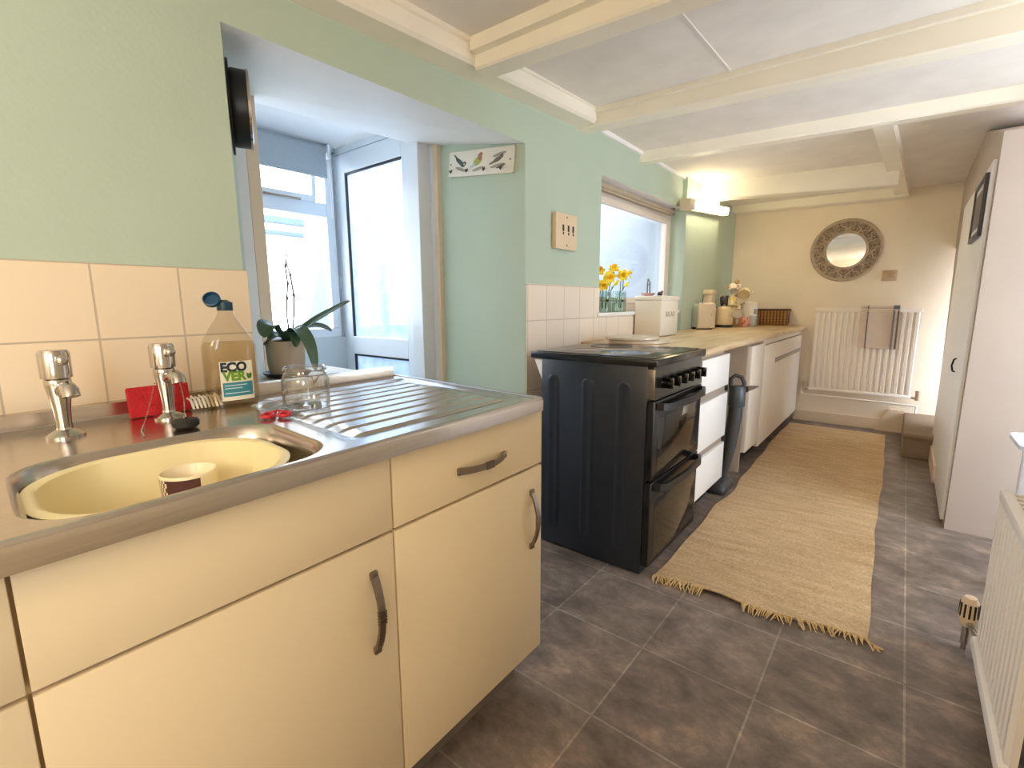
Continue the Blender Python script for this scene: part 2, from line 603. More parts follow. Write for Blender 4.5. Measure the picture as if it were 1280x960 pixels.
# window_1: porch window with fanlight
def win(name, x, y0, y1, z0, z1, bars_z=(), bars_y=(), fw_=0.06, dp=0.06, m=UPVC):
    b = B()
    b.box(x - dp / 2, x + dp / 2, y0, y1, z0, z0 + fw_, 0.004)
    b.box(x - dp / 2, x + dp / 2, y0, y1, z1 - fw_, z1, 0.004)
    b.box(x - dp / 2, x + dp / 2, y0, y0 + fw_, z0 + fw_, z1 - fw_, 0.004)
    b.box(x - dp / 2, x + dp / 2, y1 - fw_, y1, z0 + fw_, z1 - fw_, 0.004)
    for za, zb in bars_z:
        b.box(x - dp / 2, x + dp / 2 - 0.002, y0 + fw_, y1 - fw_, za, zb, 0.004)
    for ya, yb in bars_y:
        b.box(x - dp / 2, x + dp / 2 - 0.004, ya, yb, z0 + fw_, z1 - fw_, 0.004)
    o = struct(name, b, m)
    g = B(); g.box(x - 0.006, x + 0.004, y0 + fw_ * 0.6, y1 - fw_ * 0.6, z0 + fw_ * 0.6, z1 - fw_ * 0.6)
    struct('pane', g, CLEAR, parent=o)
    return o
w1 = win('window_1', -3.055, 0.62, 1.875, 0.93, 2.13, bars_z=((1.715, 1.800),), bars_y=((1.20, 1.27),))
b = B(); b.box(-3.03, -3.01, 1.30, 1.72, 1.79, 1.85, 0.0); 
b = B()
b.box(-3.035, -3.012, 1.27, 1.74, 1.795, 1.835, 0.004); b.box(-3.035, -3.012, 1.27, 1.31, 1.835, 2.07, 0.004); b.box(-3.035, -3.012, 1.715, 1.745, 1.835, 2.07, 0.004)
struct('fanlight_sash', b, UPVC, parent=w1)
b = B(); b.tube([(-3.0, 1.40, 1.80), (-2.985, 1.44, 1.795), (-2.985, 1.62, 1.795)], 0.008)
struct('window_handle', b, NICKEL, parent=w1)

# door_1: half glazed porch door standing in the porch side wall
dy = 1.9
b = B()
xs0, xs1 = -3.05, -2.19
b.box(xs0, -2.93, dy, dy + 0.05, 0.04, 2.11, 0.004)
b.box(-2.35, xs1, dy, dy + 0.05, 0.04, 2.11, 0.004)
b.box(-2.93, -2.35, dy, dy + 0.05, 1.99, 2.11, 0.004)
b.box(-2.93, -2.35, dy, dy + 0.05, 0.815, 0.935, 0.004)
b.box(-2.93, -2.35, dy, dy + 0.05, 0.04, 0.20, 0.004)
d1 = struct('door_1', b, UPVC)
g = B(); g.box(-2.935, -2.345, dy + 0.02, dy + 0.03, 0.93, 2.0)
struct('glass_upper', g, FROST, parent=d1)
g = B(); g.box(-2.935, -2.345, dy + 0.02, dy + 0.03, 0.195, 0.82)
struct('glass_lower', g, FROST, parent=d1)
b = B()
for z0, z1 in ((0.935, 1.99), (0.20, 0.815)):
    b.box(-2.934, -2.922, dy + 0.003, dy + 0.019, z0, z1); b.box(-2.93, -2.35, dy + 0.003, dy + 0.019, z1 - 0.012, z1 + 0.002)
struct('gasket', b, BLACK, parent=d1)
b = B()
for z in (2.03, 1.25, 0.3):
    b.cyl((-3.055, dy - 0.012, z), (-3.055, dy - 0.012, z + 0.09), 0.011)
    b.box(-3.085, -3.03, dy - 0.010, dy - 0.002, z + 0.01, z + 0.08)
struct('hinge', b, UPVC, parent=d1)
b = B()
b.box(-3.10, -3.052, dy - 0.005, dy + 0.06, 0, 2.14); b.box(-3.10, -2.1, dy + 0.0, dy + 0.06, 2.115, 2.2)
struct('trim_17', b, UPVC)

# window_2: above the worktop
WF = mat('cream_window_gloss', (226, 214, 202), 0.35, var=0.02)
w2 = win('window_2', -1.565, 2.62, 3.94, 1.095, 1.86, fw_=0.055, dp=0.06, m=WF)
b = B(); 
for a in (0,):
    b.box(-1.545, -1.515, 2.70, 3.86, 1.15, 1.19, 0.004); b.box(-1.545, -1.515, 2.70, 3.86, 1.76, 1.80, 0.004)
    b.box(-1.545, -1.515, 2.70, 2.74, 1.19, 1.76, 0.004); b.box(-1.545, -1.515, 3.80, 3.85, 1.19, 1.76, 0.004)
struct('sash', b, WF, parent=w2)
b = B(); b.box(-1.60, -1.432, 2.60, 3.96, 1.072, 1.094, 0.004)
struct('window_sill', b, WHITE, parent=w2)

w3 = win('fill_window', 0.45, -1.2, -0.4, 0.92, 1.95)  # unseen window beside the camera, added to let in cool fill light
w4 = win('window_4', 1.30, 2.17, 3.17, 0.12, 2.05)
# door_2: white cupboard door in the partition
DW = mat('white_door_gloss', (236, 232, 232), 0.35, var=0.015)
b = B(); b.box(0.245, 0.262, 3.25, 4.72, 0.03, 1.80, 0.004)
d2 = struct('door_2', b, DW)
b = B(); b.tube([(0.245, 3.62, 0.765), (0.234, 3.62, 0.770), (0.228, 3.62, 0.80), (0.234, 3.62, 0.835), (0.245, 3.62, 0.840)], 0.0045)
struct('door_handle', b, mat('dark_iron', (46, 42, 42), 0.4, 0.7), parent=d2)

# skirtings and the stair foot
b = B(); b.box(-0.78, -0.02, YB - 0.022, YB, 0, 0.105, 0.005)
struct('baseboard_back', b, TRIMC)
b = B(); b.prism([(-0.12, 0), (0.075, 0), (0.075, 0.20), (-0.03, 0.20)], 1, YB - 0.035, YB)
struct('trim_18', b, TRIMC)
b = B(); b.box(0.235, 0.262, 4.0, 4.85, 0, 0.12, 0.006)
struct('baseboard_right', b, TRIMC)
CARPET = mat('taupe_stair_carpet', (150, 130, 112), 0.95, var=0.12, scale=120, bump=0.4, bscale=300)
b = B()
b.box(0.075, 1.2, 4.56, YB, 0.0, 0.185, 0.012)
b.box(0.068, 1.2, 4.53, 4.62, 0.155, 0.192, 0.014)
o = struct('stair_step', b, CARPET, smooth=30)
# yard outside: white rendered wall, paving, low rails
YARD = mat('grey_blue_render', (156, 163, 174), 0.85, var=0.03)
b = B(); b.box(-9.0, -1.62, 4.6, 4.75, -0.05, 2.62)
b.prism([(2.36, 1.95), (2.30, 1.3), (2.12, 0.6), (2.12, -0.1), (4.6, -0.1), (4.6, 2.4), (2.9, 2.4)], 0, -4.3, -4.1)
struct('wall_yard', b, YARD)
b = B(); b.box(-9.0, -3.4, -4, 4.75, -0.12, -0.06)
struct('floor_yard', b, mat('pale_paving', (196, 196, 198), 0.9, var=0.08))
b = B()
for z, w_ in ((1.82, 0.045), (1.93, 0.07)):
    b.box(-4.9, -4.84, 0.2, 2.75, z, z + w_, 0.008)
b.box(-4.92, -4.84, 0.2, 0.28, -0.1, 2.05, 0.008)
struct('trim_19', b, mat('grey_blue_rail_paint', (104, 120, 152), 0.6))
# ---------------------------------------------------------------- sink run (turned 2 degrees to the wall)
PIV = Vector((-0.752, 1.067, 0))
SHEAR = Matrix(((1, 0, 0, 0), (-0.06, 1, 0, 0), (0, 0, 1, 0), (0, 0, 0, 1)))   # the run was cut to a wall that is out of square
SINKM = Matrix.Translation(PIV) @ Matrix.Rotation(math.radians(1.0), 4, 'Z') @ SHEAR @ Matrix.Translation(-PIV)


def S(b):
    b.bm.transform(SINKM)
    return b


def SP(x, y, z=0):
    return SINKM @ Vector((x, y, z))


def bow_handle(parent, p, axis, L, out=0.026, name='handle', xf=None, m=None):
    """flat bowed bar handle centred at p on a front facing +x, running along axis"""
    b = B()
    n = 14
    pts, ws = [], []
    for k in range(n + 1):
        t = k / n
        s = (t - 0.5) * L
        o = out * math.sin(PI * t) ** 0.75
        pts.append((p[0] + o, p[1] + (s if axis == 'y' else 0), p[2] + (s if axis == 'z' else 0)))
        ws.append(0.016 - 0.002 * math.sin(PI * t))
    b.ribbon(pts, ws, 0.006, (0, 0, 1) if axis == 'y' else (0, 1, 0))
    for e in (-1, 1):
        c = (e * (L / 2 - 0.004))
        y, z = p[1] + (c if axis == 'y' else 0), p[2] + (c if axis == 'z' else 0)
        b.box(p[0] - 0.001, p[0] + 0.008, y - 0.008, y + 0.008, z - 0.008, z + 0.008, 0.002)
    for k in range(-2, 3):
        c = k * 0.006
        y, z = p[1] + (c if axis == 'y' else 0), p[2] + (c if axis == 'z' else 0)
        hy, hz = (0.0015, 0.0085) if axis == 'y' else (0.0085, 0.0015)
        b.box(p[0] + out - 0.004, p[0] + out + 0.0045, y - hy, y + hy, z - hz, z + hz)
    if xf:
        xf(b)
    return mk(name, b, m or NICKEL, parent, label='brushed metal bow handle')


CARC = mat('cabinet_side_laminate', (226, 208, 176), 0.5, var=0.02)
PLINTH = mat('grey_plinth', (120, 108, 98), 0.6, var=0.05)


def base_unit(y0, y1, label, drawer_handle=False, door_handle_y=None):
    c = SP(-1.06, (y0 + y1) / 2, 0)
    t = thing('base_cabinet', c, label, 'cabinet', 'cream base cabinets under the sink')
    b = B()
    b.box(-1.36, -0.774, y0, y0 + 0.016, 0.14, 0.866); b.box(-1.36, -0.774, y1 - 0.016, y1, 0.14, 0.866)
    b.box(-1.36, -0.774, y0 + 0.016, y1 - 0.016, 0.14, 0.156); b.box(-1.36, -1.345, y0 + 0.016, y1 - 0.016, 0.156, 0.866)
    mk('carcass', S(b), CARC, t)
    mk('plinth', S(B().box(-1.34, -0.842, y0 + 0.001, y1 - (0.02 if y1 > 1 else 0.001), 0.0, 0.14)), PLINTH, t, label='grey recessed plinth')
    f = mk('drawer_front', S(B().box(-0.773, -0.755, y0 + 0.002, y1 - 0.002, 0.711, 0.859, 0.0018)), PORC, t)
    if drawer_handle:
        bow_handle(f, (-0.755, 0.815, 0.777), 'y', 0.165, xf=S)
    d = mk('door', S(B().box(-0.773, -0.755, y0 + 0.002, y1 - 0.002, 0.143, 0.704, 0.0018)), PORC, t)
    if door_handle_y:
        bow_handle(d, (-0.755, door_handle_y, 0.560), 'z', 0.165, xf=S)
    return t


base_unit(-0.49, 0.031, 'cream base cabinet cut off by the left photo edge, showing no handle')
base_unit(0.031, 0.549, 'cream sink base cabinet with plain false drawer front and one vertical bow handle', door_handle_y=0.495)
base_unit(0.549, 1.067, 'cream base cabinet with a handled drawer above its door, nearest the black cooker', True, 1.015)

# steel sink top
ZT = 0.9
sink = thing('steel_sink', SP(-1.06, 0.2, 0.862), 'long stainless steel sink top with ribbed drainer on cream cabinets', 'sink')
XB, XF = -1.405, -0.747
BX0, BX1, BY0, BY1 = -1.090, -0.757, 0.046, 0.447
NA = 8
hole = rrect(BX0, BX1, BY0, BY1, 0.085, NA)
b = B()
# flat deck left of the basin
b._add([(XB, -0.75, ZT), (XF, -0.75, ZT), (XF, 0.0, ZT), (XB, 0.0, ZT)], [(0, 1, 2, 3)])
outer = []
OX0, OX1, OY0, OY1 = XB, XF, 0.0, 0.47
for k, (cx, cy) in enumerate(((OX1, OY1), (OX0, OY1), (OX0, OY0), (OX1, OY0))):
    s, e = hole[k * (NA + 1)], hole[k * (NA + 1) + NA]
    def onside(p, which):
        return [(OX1, p[1]), (p[0], OY1), (OX0, p[1]), (p[0], OY0)][which]
    a, z = onside(s, k), onside(e, (k + 1) % 4)
    for j in range(NA + 1):
        t = j / NA
        if t <= 0.5:
            u = t * 2
            outer.append((a[0] + (cx - a[0]) * u, a[1] + (cy - a[1]) * u))
        else:
            u = (t - 0.5) * 2
            outer.append((cx + (z[0] - cx) * u, cy + (z[1] - cy) * u))
b.loft([[(x, y, ZT) for x, y in outer], [(x, y, ZT) for x, y in hole]], True, False)
# front and right rolled edge
prof = [(0.0, 0.0), (0.003, 0.003), (0.007, 0.0045), (0.013, 0.003), (0.0175, -0.001), (0.019, -0.007), (0.019, -0.032), (0.012, -0.032)]
b.loft([[(XF + u, -0.75, ZT + v) for u, v in prof], [(XF + u, 1.03, ZT + v) for u, v in prof]] +
       [[(XF + u * math.cos(math.radians(a)), 1.03 + (u) * math.sin(math.radians(a)), ZT + v) for u, v in prof] for a in (20, 45, 70, 90)] +
       [[(XB, 1.03 + u, ZT + v) for u, v in prof]], False, False)
mk('deck', S(b), STEEL, sink)
b = B()
loops = []
for ins, z, r in ((0.0, ZT, 0.085), (0.004, ZT - 0.002, 0.083), (0.010, ZT - 0.010, 0.08), (0.016, ZT - 0.03, 0.078), (0.028, 0.755, 0.07), (0.045, 0.738, 0.06), (0.09, 0.735, 0.05)):
    loops.append([(x, y, z) for x, y in rrect(BX0 + ins, BX1 - ins, BY0 + ins, BY1 - ins, r, NA)])
b.loft(loops, True, False)
b._add(loops[-1], [list(range(len(loops[-1])))])
mk('basin', S(b), STEEL, sink, smooth=60)
# drainer
def drain(u, v):
    x = XB + (XF - XB) * u
    y = 0.47 + (1.03 - 0.47) * v
    def ss(a, c, t):
        t = min(1, max(0, (t - a) / (c - a)))
        return t * t * (3 - 2 * t)
    lx0 = -1.325 + max(0, (0.56 - y)) * 0.9
    inside = ss(lx0, lx0 + 0.02, x) * (1 - ss(-0.805, -0.785, x)) * ss(0.485, 0.505, y) * (1 - ss(1.0, 1.02, y))
    ph = (x + 1.31) / 0.058
    rib = ss(0.10, 0.42, abs(math.cos(PI * ph)))
    rb = rib * ss(0.515 + (x + 1.31) * -0.02, 0.54, y) * (1 - ss(0.965, 0.995, y)) * ss(-1.32, -1.30, x) * (1 - ss(-0.825, -0.81, x))
    return (x, y, ZT + inside * (-0.007 + 0.006 * rb))
b = B()
b.grid(drain, 190, 50)
b._add([(XB, 1.03, ZT), (XF, 1.03, ZT), (XF, 1.0301, ZT), (XB, 1.0301, ZT)], [(0, 1, 2, 3)])
mk('drainer', S(b), STEEL, sink, smooth=60)
b = B()
b.prism([(XB + 0.012, ZT - 0.002), (XB + 0.006, ZT + 0.006), (XB + 0.002, ZT + 0.03), (XB - 0.010, ZT + 0.033), (XB - 0.014, ZT + 0.03), (XB - 0.014, ZT - 0.02)], 1, -0.75, 1.035)
mk('upstand', S(b), STEEL, sink, label='low steel upstand along the back')

# ---------------------------------------------------------------- cooker
CK = mat('black_enamel', (40, 44, 54), 0.3, var=0.08, scale=20)
CKG = mat('black_oven_glass', (14, 13, 13), 0.06, var=0.1, spec=0.7)
CKP = mat('black_gloss_panel', (26, 24, 24), 0.2, var=0.1)
ckr = thing('cooker', (-1.02, 2.11, 0), 'black freestanding electric cooker with glass hob and two oven doors', 'cooker')
b = B()
X0, X1, Y0, Y1 = -1.292, -0.775, 1.82, 2.405
b.box(X0, X1, Y0, Y1, 0.006, 0.900, 0.003)
for x in (-1.225, -1.045, -0.875):      # pressed vertical ribs on the side panel
    b.loft([[(x + r * math.cos(a), Y0 - h, z + s * r * math.sin(a)) for a, s, z in
             [(PI * k / 8, 1, 0.80) for k in range(9)] + [(PI + PI * k / 8, 1, 0.12) for k in range(9)]] for r, h in ((0.034, -0.001), (0.027, 0.0025), (0.016, 0.0025), (0.008, 0.0005))], True, True)
mk('body', b, CK, ckr)
mk('foot', B().box(X0 + 0.02, X1 - 0.02, Y0 + 0.02, Y1 - 0.02, 0.0, 0.006), BLACK, ckr)
b = B()
b.box(-1.352, -0.737, 1.815, 2.415, 0.900, 0.930, 0.003)
mk('hob_frame', b, CKP, ckr)
HOBG = mat('smoked_hob_glass', (48, 43, 40), 0.12, var=0.08, spec=0.8)
b = B(); b.box(-1.33, -0.765, 1.835, 2.395, 0.930, 0.934, 0.0015)
hg = mk('hob_glass', b, HOBG, ckr)
b = B()
for cx, cy, r in ((-1.16, 1.98, 0.085), (-1.16, 2.25, 0.105), (-0.90, 1.98, 0.105), (-0.90, 2.25, 0.085)):
    b.tube([(cx + r * math.cos(2 * PI * k / 40), cy + r * math.sin(2 * PI * k / 40), 0.9342) for k in range(40)], 0.0009, 4, True)
mk('cooking_zone', b, mat('grey_print', (120, 116, 112), 0.4), hg)
# control panel
b = B()
b.prism([(-0.775, 0.765), (-0.745, 0.765), (-0.752, 0.899), (-0.775, 0.899)], 1, Y0 + 0.002, Y1 - 0.002)
pan = mk('control_panel', b, CKP, ckr)
for i in range(6):
    y = 1.925 + 0.084 * i
    z = 0.826
    b = B()
    d = Vector((1, 0, 0.05))
    b.cyl((-0.752, y, z), (-0.736, y, z), 0.025, 0.023)
    b.cyl((-0.736, y, z), (-0.712, y, z), 0.017, 0.015)
    b.box(-0.735, -0.708, y - 0.005, y + 0.005, z - 0.022, z + 0.022, 0.002)
    k = mk('knob', b, CKG, ckr)
    mk('knob_mark', B().box(-0.709, -0.7072, y - 0.0012, y + 0.0012, z + 0.004, z + 0.021), CHROME, k)
mk('side_trim', B().box(-0.776, -0.7445, Y0 - 0.001, Y0 + 0.0025, 0.770, 0.890, 0.0005), NICKEL, ckr, label='bright metal edge of control panel')
# doors
def oven_door(z0, z1, nm):
    d = mk(nm, B().box(-0.774, -0.744, Y0 + 0.004, Y1 - 0.004, z0, z1, 0.004), CKP, ckr)
    g = mk('oven_window', B().box(-0.746, -0.7425, Y0 + 0.05, Y1 - 0.03, z0 + 0.03, z1 - 0.075, 0.002), CKG, d)
    b = B()
    zz = z1 - 0.022
    b.ribbon([(-0.744, Y0 + 0.03, zz), (-0.722, Y0 + 0.04, zz), (-0.708, Y0 + 0.08, zz - 0.004), (-0.700, (Y0 + Y1) / 2, zz - 0.006), (-0.708, Y1 - 0.08, zz - 0.004), (-0.722, Y1 - 0.04, zz), (-0.744, Y1 - 0.03, zz)], 0.030, 0.014, (0, 0, 1))
    mk('oven_handle', b, BLACK, d)
oven_door(0.425, 0.760, 'grill_door')
oven_door(0.045, 0.418, 'oven_door')
b = B(); b.prism([(-1.335, 0.893), (-1.293, 0.893), (-1.293, 0.80)], 1, 1.823, 1.830)
mk('hob_bracket', b, WHITE, ckr, label='small white triangular bracket under the hob')

# ---------------------------------------------------------------- worktop run
WZ = 0.93
def wood_worktop():
    m = D.materials.new('wood_effect_laminate')
    m.use_nodes = True
    nt = m.node_tree; bs = nt.nodes['Principled BSDF']
    tc = nt.nodes.new('ShaderNodeTexCoord'); mp = nt.nodes.new('ShaderNodeMapping')
    mp.inputs['Scale'].default_value = (6, 0.8, 6)
    n = nt.nodes.new('ShaderNodeTexNoise'); n.inputs['Scale'].default_value = 3; n.inputs['Detail'].default_value = 8
    r = nt.nodes.new('ShaderNodeValToRGB')
    r.color_ramp.elements[0].position = 0.3; r.color_ramp.elements[0].color = (*lin((176, 146, 106)), 1)
    r.color_ramp.elements[1].position = 0.7; r.color_ramp.elements[1].color = (*lin((222, 200, 160)), 1)
    nt.links.new(tc.outputs['Object'], mp.inputs[0]); nt.links.new(mp.outputs[0], n.inputs['Vector'])
    nt.links.new(n.outputs['Fac'], r.inputs['Fac']); nt.links.new(r.outputs['Color'], bs.inputs['Base Color'])
    bs.inputs['Roughness'].default_value = 0.28
    return m
WOOD = wood_worktop()
b = B()
prof = [(WX + 0.008, WZ), (-0.752, WZ), (-0.742, WZ - 0.005), (-0.738, WZ - 0.016), (-0.738, WZ - 0.030), (-0.744, WZ - 0.038), (-0.755, WZ - 0.040), (WX + 0.008, WZ - 0.040)]
b.prism(prof, 1, 2.418, YB - 0.002)
solo('worktop', b, WOOD, 'long pale wood effect laminate worktop running to the back wall', 'worktop')

WHT = mat('white_gloss_front', (238, 236, 234), 0.3, var=0.01)
GREYCH = mat('grey_handle_channel', (150, 138, 128), 0.4, var=0.04)
CARC2 = mat('beige_end_panel', (186, 168, 150), 0.55, var=0.03)
t = thing('drawer_cabinet', (-1.06, 2.66, 0), 'white three drawer base cabinet with grey grip channels beside the black cooker', 'cabinet')
mk('carcass', B().box(-1.40, -0.788, 2.42, 2.905, 0.13, 0.885), CARC2, t)
mk('plinth', B().box(-1.38, -0.84, 2.42, 2.905, 0.0, 0.13), DARK, t)
for z0, z1 in ((0.690, 0.868), (0.392, 0.645), (0.135, 0.350)):
    d = mk('drawer', B().box(-0.787, -0.752, 2.423, 2.902, z0, z1, 0.0025), WHT, t)
    if z0 > 0.2:
        g = B()
        g.box(-0.785, -0.766, 2.423, 2.900, z0 - 0.042, z0 - 0.001)
        mk('grip_channel', g, GREYCH, d, label='grey recessed grip channel')
        mk('channel_end', B().box(-0.775, -0.750, 2.888, 2.908, z0 - 0.036, z0 - 0.008, 0.002), BLACK, d)

# low unit to the back wall: panel, narrow front, wide front with slot handle
FR = mat('off_white_front', (226, 216, 204), 0.35, var=0.015)
t = thing('base_cabinet', (-1.06, 3.65, 0), 'narrow off white base cabinet with beige side panel, beyond the gap holding the vacuum', 'cabinet')
mk('side_panel', B().box(-1.40, -0.79, 3.44, 3.462, 0.0, 0.886), CARC2, t)
mk('carcass', B().box(-1.40, -0.79, 3.463, 3.812, 0.13, 0.885), CARC2, t)
mk('plinth', B().box(-1.38, -0.85, 3.463, 3.812, 0.0, 0.13), DARK, t)
mk('front_panel', B().box(-0.789, -0.756, 3.442, 3.808, 0.145, 0.868, 0.003), FR, t)
t = thing('base_cabinet', (-1.06, 4.6, 0), 'wide off white base cabinet with long slot handle, reaching the back wall', 'cabinet')
mk('carcass', B().box(-1.40, -0.79, 3.815, YB - 0.004, 0.13, 0.885), CARC2, t)
mk('plinth', B().box(-1.38, -0.85, 3.815, YB - 0.004, 0.0, 0.13), DARK, t)
mk('top_rail', B().box(-0.789, -0.770, 3.817, YB - 0.005, 0.852, 0.884), FR, t)
d = mk('door', B().box(-0.789, -0.756, 3.817, YB - 0.06, 0.10, 0.846, 0.003), FR, t)
b = B()
b.box(-0.757, -0.7535, 4.20, 5.30, 0.690, 0.722, 0.001)
b.box(-0.757, -0.748, 4.20, 5.30, 0.716, 0.724, 0.001)
mk('handle', b, GREYCH, d, label='long grey slot handle')

# ---------------------------------------------------------------- upright stick vacuum in the gap
t = thing('stick_vacuum', (-0.80, 3.07, 0), 'dark grey upright stick vacuum cleaner standing in the gap between the units', 'vacuum cleaner')
GR = mat('dark_grey_plastic', (60, 62, 66), 0.4, var=0.1)
b = B()
b.loft([[(-0.805 + x, 3.055 + y, z) for x, y in rrect(-w / 2, w / 2, -l / 2, l / 2, 0.03, 4)] for w, l, z in ((0.12, 0.22, 0.006), (0.128, 0.23, 0.02), (0.12, 0.22, 0.045), (0.07, 0.12, 0.075))])
mk('floor_head', b, GR, t, smooth=50)
b = B()
b.loft([[(-0.80 + 0.055 * min(1, (z - 0.05) / 0.35) + r * math.cos(2 * PI * k / 20), 3.07 + r * math.sin(2 * PI * k / 20), z) for k in range(20)] for z, r in ((0.05, 0.028), (0.12, 0.033), (0.30, 0.038), (0.48, 0.041), (0.53, 0.040))])
mk('body', b, GR, t, smooth=50)
b = B()
b.loft([[(-0.742 + r * math.cos(2 * PI * k / 20), 3.07 + r * math.sin(2 * PI * k / 20), z) for k in range(20)] for z, r in ((0.53, 0.040), (0.54, 0.047), (0.64, 0.047), (0.66, 0.034))])
mk('motor_housing', b, mat('slate_grey_plastic', (70, 76, 82), 0.35, var=0.08), t, smooth=50)
b = B(); b.tube([(-0.775, 3.06, 0.64), (-0.778, 3.06, 0.70), (-0.755, 3.065, 0.722), (-0.722, 3.07, 0.712), (-0.706, 3.075, 0.68), (-0.708, 3.08, 0.63)], 0.012)
mk('handle', b, GR, t)
b = B(); b.cyl((-0.70, 3.09, 0.64), (-0.668, 3.17, 0.645), 0.020, 0.009); b.cyl((-0.668, 3.17, 0.645), (-0.655, 3.20, 0.645), 0.008, 0.004)
mk('attachment', b, mat('brown_grey_plastic', (92, 78, 68), 0.5), t)

# ---------------------------------------------------------------- rug
JUTE = None
def jute():
    m = D.materials.new('woven_jute')
    m.use_nodes = True
    nt = m.node_tree; bs = nt.nodes['Principled BSDF']
    tc = nt.nodes.new('ShaderNodeTexCoord')
    mp = nt.nodes.new('ShaderNodeMapping'); mp.inputs['Scale'].default_value = (2.2, 11, 1)
    nt.links.new(tc.outputs['Object'], mp.inputs[0])
    n = nt.nodes.new('ShaderNodeTexNoise'); n.inputs['Scale'].default_value = 2.2; n.inputs['Detail'].default_value = 6
    nt.links.new(mp.outputs[0], n.inputs['Vector'])
    r = nt.nodes.new('ShaderNodeValToRGB')
    r.color_ramp.elements[0].position = 0.3; r.color_ramp.elements[0].color = (*lin((196, 164, 124)), 1)
    r.color_ramp.elements[1].position = 0.7; r.color_ramp.elements[1].color = (*lin((220, 191, 150)), 1)
    nt.links.new(n.outputs['Fac'], r.inputs['Fac'])
    wv = nt.nodes.new('ShaderNodeTexWave'); wv.bands_direction = 'Y'; wv.inputs['Scale'].default_value = 26; wv.inputs['Distortion'].default_value = 2.5; wv.inputs['Detail'].default_value = 3; wv.inputs['Detail Scale'].default_value = 4
    nt.links.new(tc.outputs['Object'], wv.inputs['Vector'])
    n2 = nt.nodes.new('ShaderNodeTexNoise'); n2.inputs['Scale'].default_value = 95
    nt.links.new(tc.outputs['Object'], n2.inputs['Vector'])
    mr = nt.nodes.new('ShaderNodeMapRange'); mr.inputs[3].default_value = 0.45; mr.inputs[4].default_value = 1.45
    nt.links.new(n2.outputs['Fac'], mr.inputs[0])
    mx = nt.nodes.new('ShaderNodeMix'); mx.data_type = 'RGBA'; mx.blend_type = 'MULTIPLY'; mx.inputs[0].default_value = 0.8
    nt.links.new(r.outputs['Color'], mx.inputs[6]); nt.links.new(mr.outputs[0], mx.inputs[7])
    nt.links.new(mx.outputs[2], bs.inputs['Base Color'])
    bs.inputs['Roughness'].default_value = 0.95
    ad = nt.nodes.new('ShaderNodeMath'); ad.operation = 'ADD'
    nt.links.new(wv.outputs['Fac'], ad.inputs[0]); nt.links.new(n2.outputs['Fac'], ad.inputs[1])
    bp = nt.nodes.new('ShaderNodeBump'); bp.inputs['Strength'].default_value = 0.6; bp.inputs['Distance'].default_value = 0.004
    nt.links.new(ad.outputs[0], bp.inputs['Height']); nt.links.new(bp.outputs['Normal'], bs.inputs['Normal'])
    return m
JUTE = jute()
rug = thing('runner_rug', (-0.38, 3.5, 0), 'long woven jute runner with fringed near end lying on grey floor', 'rug')
def rugp(u, v, top=True):
    yN = 1.845 + 0.075 * u + 0.012 * math.sin(9 * u)
    yF = 5.235 - 0.02 * u
    y = yN + (yF - yN) * v
    xl = -0.722 - 0.055 * v + 0.03 * math.exp(-((v - 0.36) / 0.07) ** 2) + 0.006 * math.sin(14 * v) + 0.004 * math.sin(41 * v)
    xr = 0.004 - 0.03 * v + 0.005 * math.sin(11 * v + 1) + 0.003 * math.sin(37 * v)
    x = xl + (xr - xl) * u
    z = 0.007 + 0.004 * max(0, math.sin(y * 5 + x * 2)) + 0.016 * math.exp(-((y - 2.75) / 0.10) ** 2) * (0.4 + 0.6 * u)
    z += 0.014 * math.exp(-((v) / 0.02) ** 2) * math.exp(-((u - 0.36) / 0.13) ** 2)
    return (x, y, z if top else 0.001)
b = B()
b.grid(lambda u, v: rugp(u, v), 24, 130)
nu, nv = 24, 130
edge = [(i / (nu - 1), 0) for i in range(nu)] + [(1, j / (nv - 1)) for j in range(1, nv)] + [(i / (nu - 1), 1) for i in range(nu - 2, -1, -1)] + [(0, j / (nv - 1)) for j in range(nv - 2, 0, -1)]
b.loft([[rugp(u, v) for u, v in edge], [(rugp(u, v)[0], rugp(u, v)[1], max(0.001, rugp(u, v)[2] - 0.007)) for u, v in edge]], True, False)
mk('weave', b, JUTE, rug, smooth=60)
b = B()
rnd = random.Random(3)
for k in range(120):
    u = k / 119
    if 0.27 < u < 0.47:
        continue
    p = Vector(rugp(u, 0))
    L = rnd.uniform(0.025, 0.055)
    dx = rnd.uniform(-0.02, 0.03)
    b.tube([(p.x, p.y + 0.005, p.z), (p.x + dx * 0.4, p.y - L * 0.5, 0.010 + rnd.uniform(0, 0.008)), (p.x + dx, p.y - L, 0.004)], [0.0035, 0.003, 0.0015], 5)
for k in range(8):
    p = Vector(rugp(1, 0))
    b.tube([(p.x - 0.01, p.y, 0.008), (p.x + 0.02, p.y - 0.02, 0.008), (p.x + 0.035 + rnd.uniform(-.015, .015), p.y - 0.03 + rnd.uniform(-.015, .015), 0.004)], 0.0025, 5)
mk('fringe', b, mat('jute_fringe', (206, 174, 122), 0.95, var=0.15, scale=60), rug, kind='stuff')

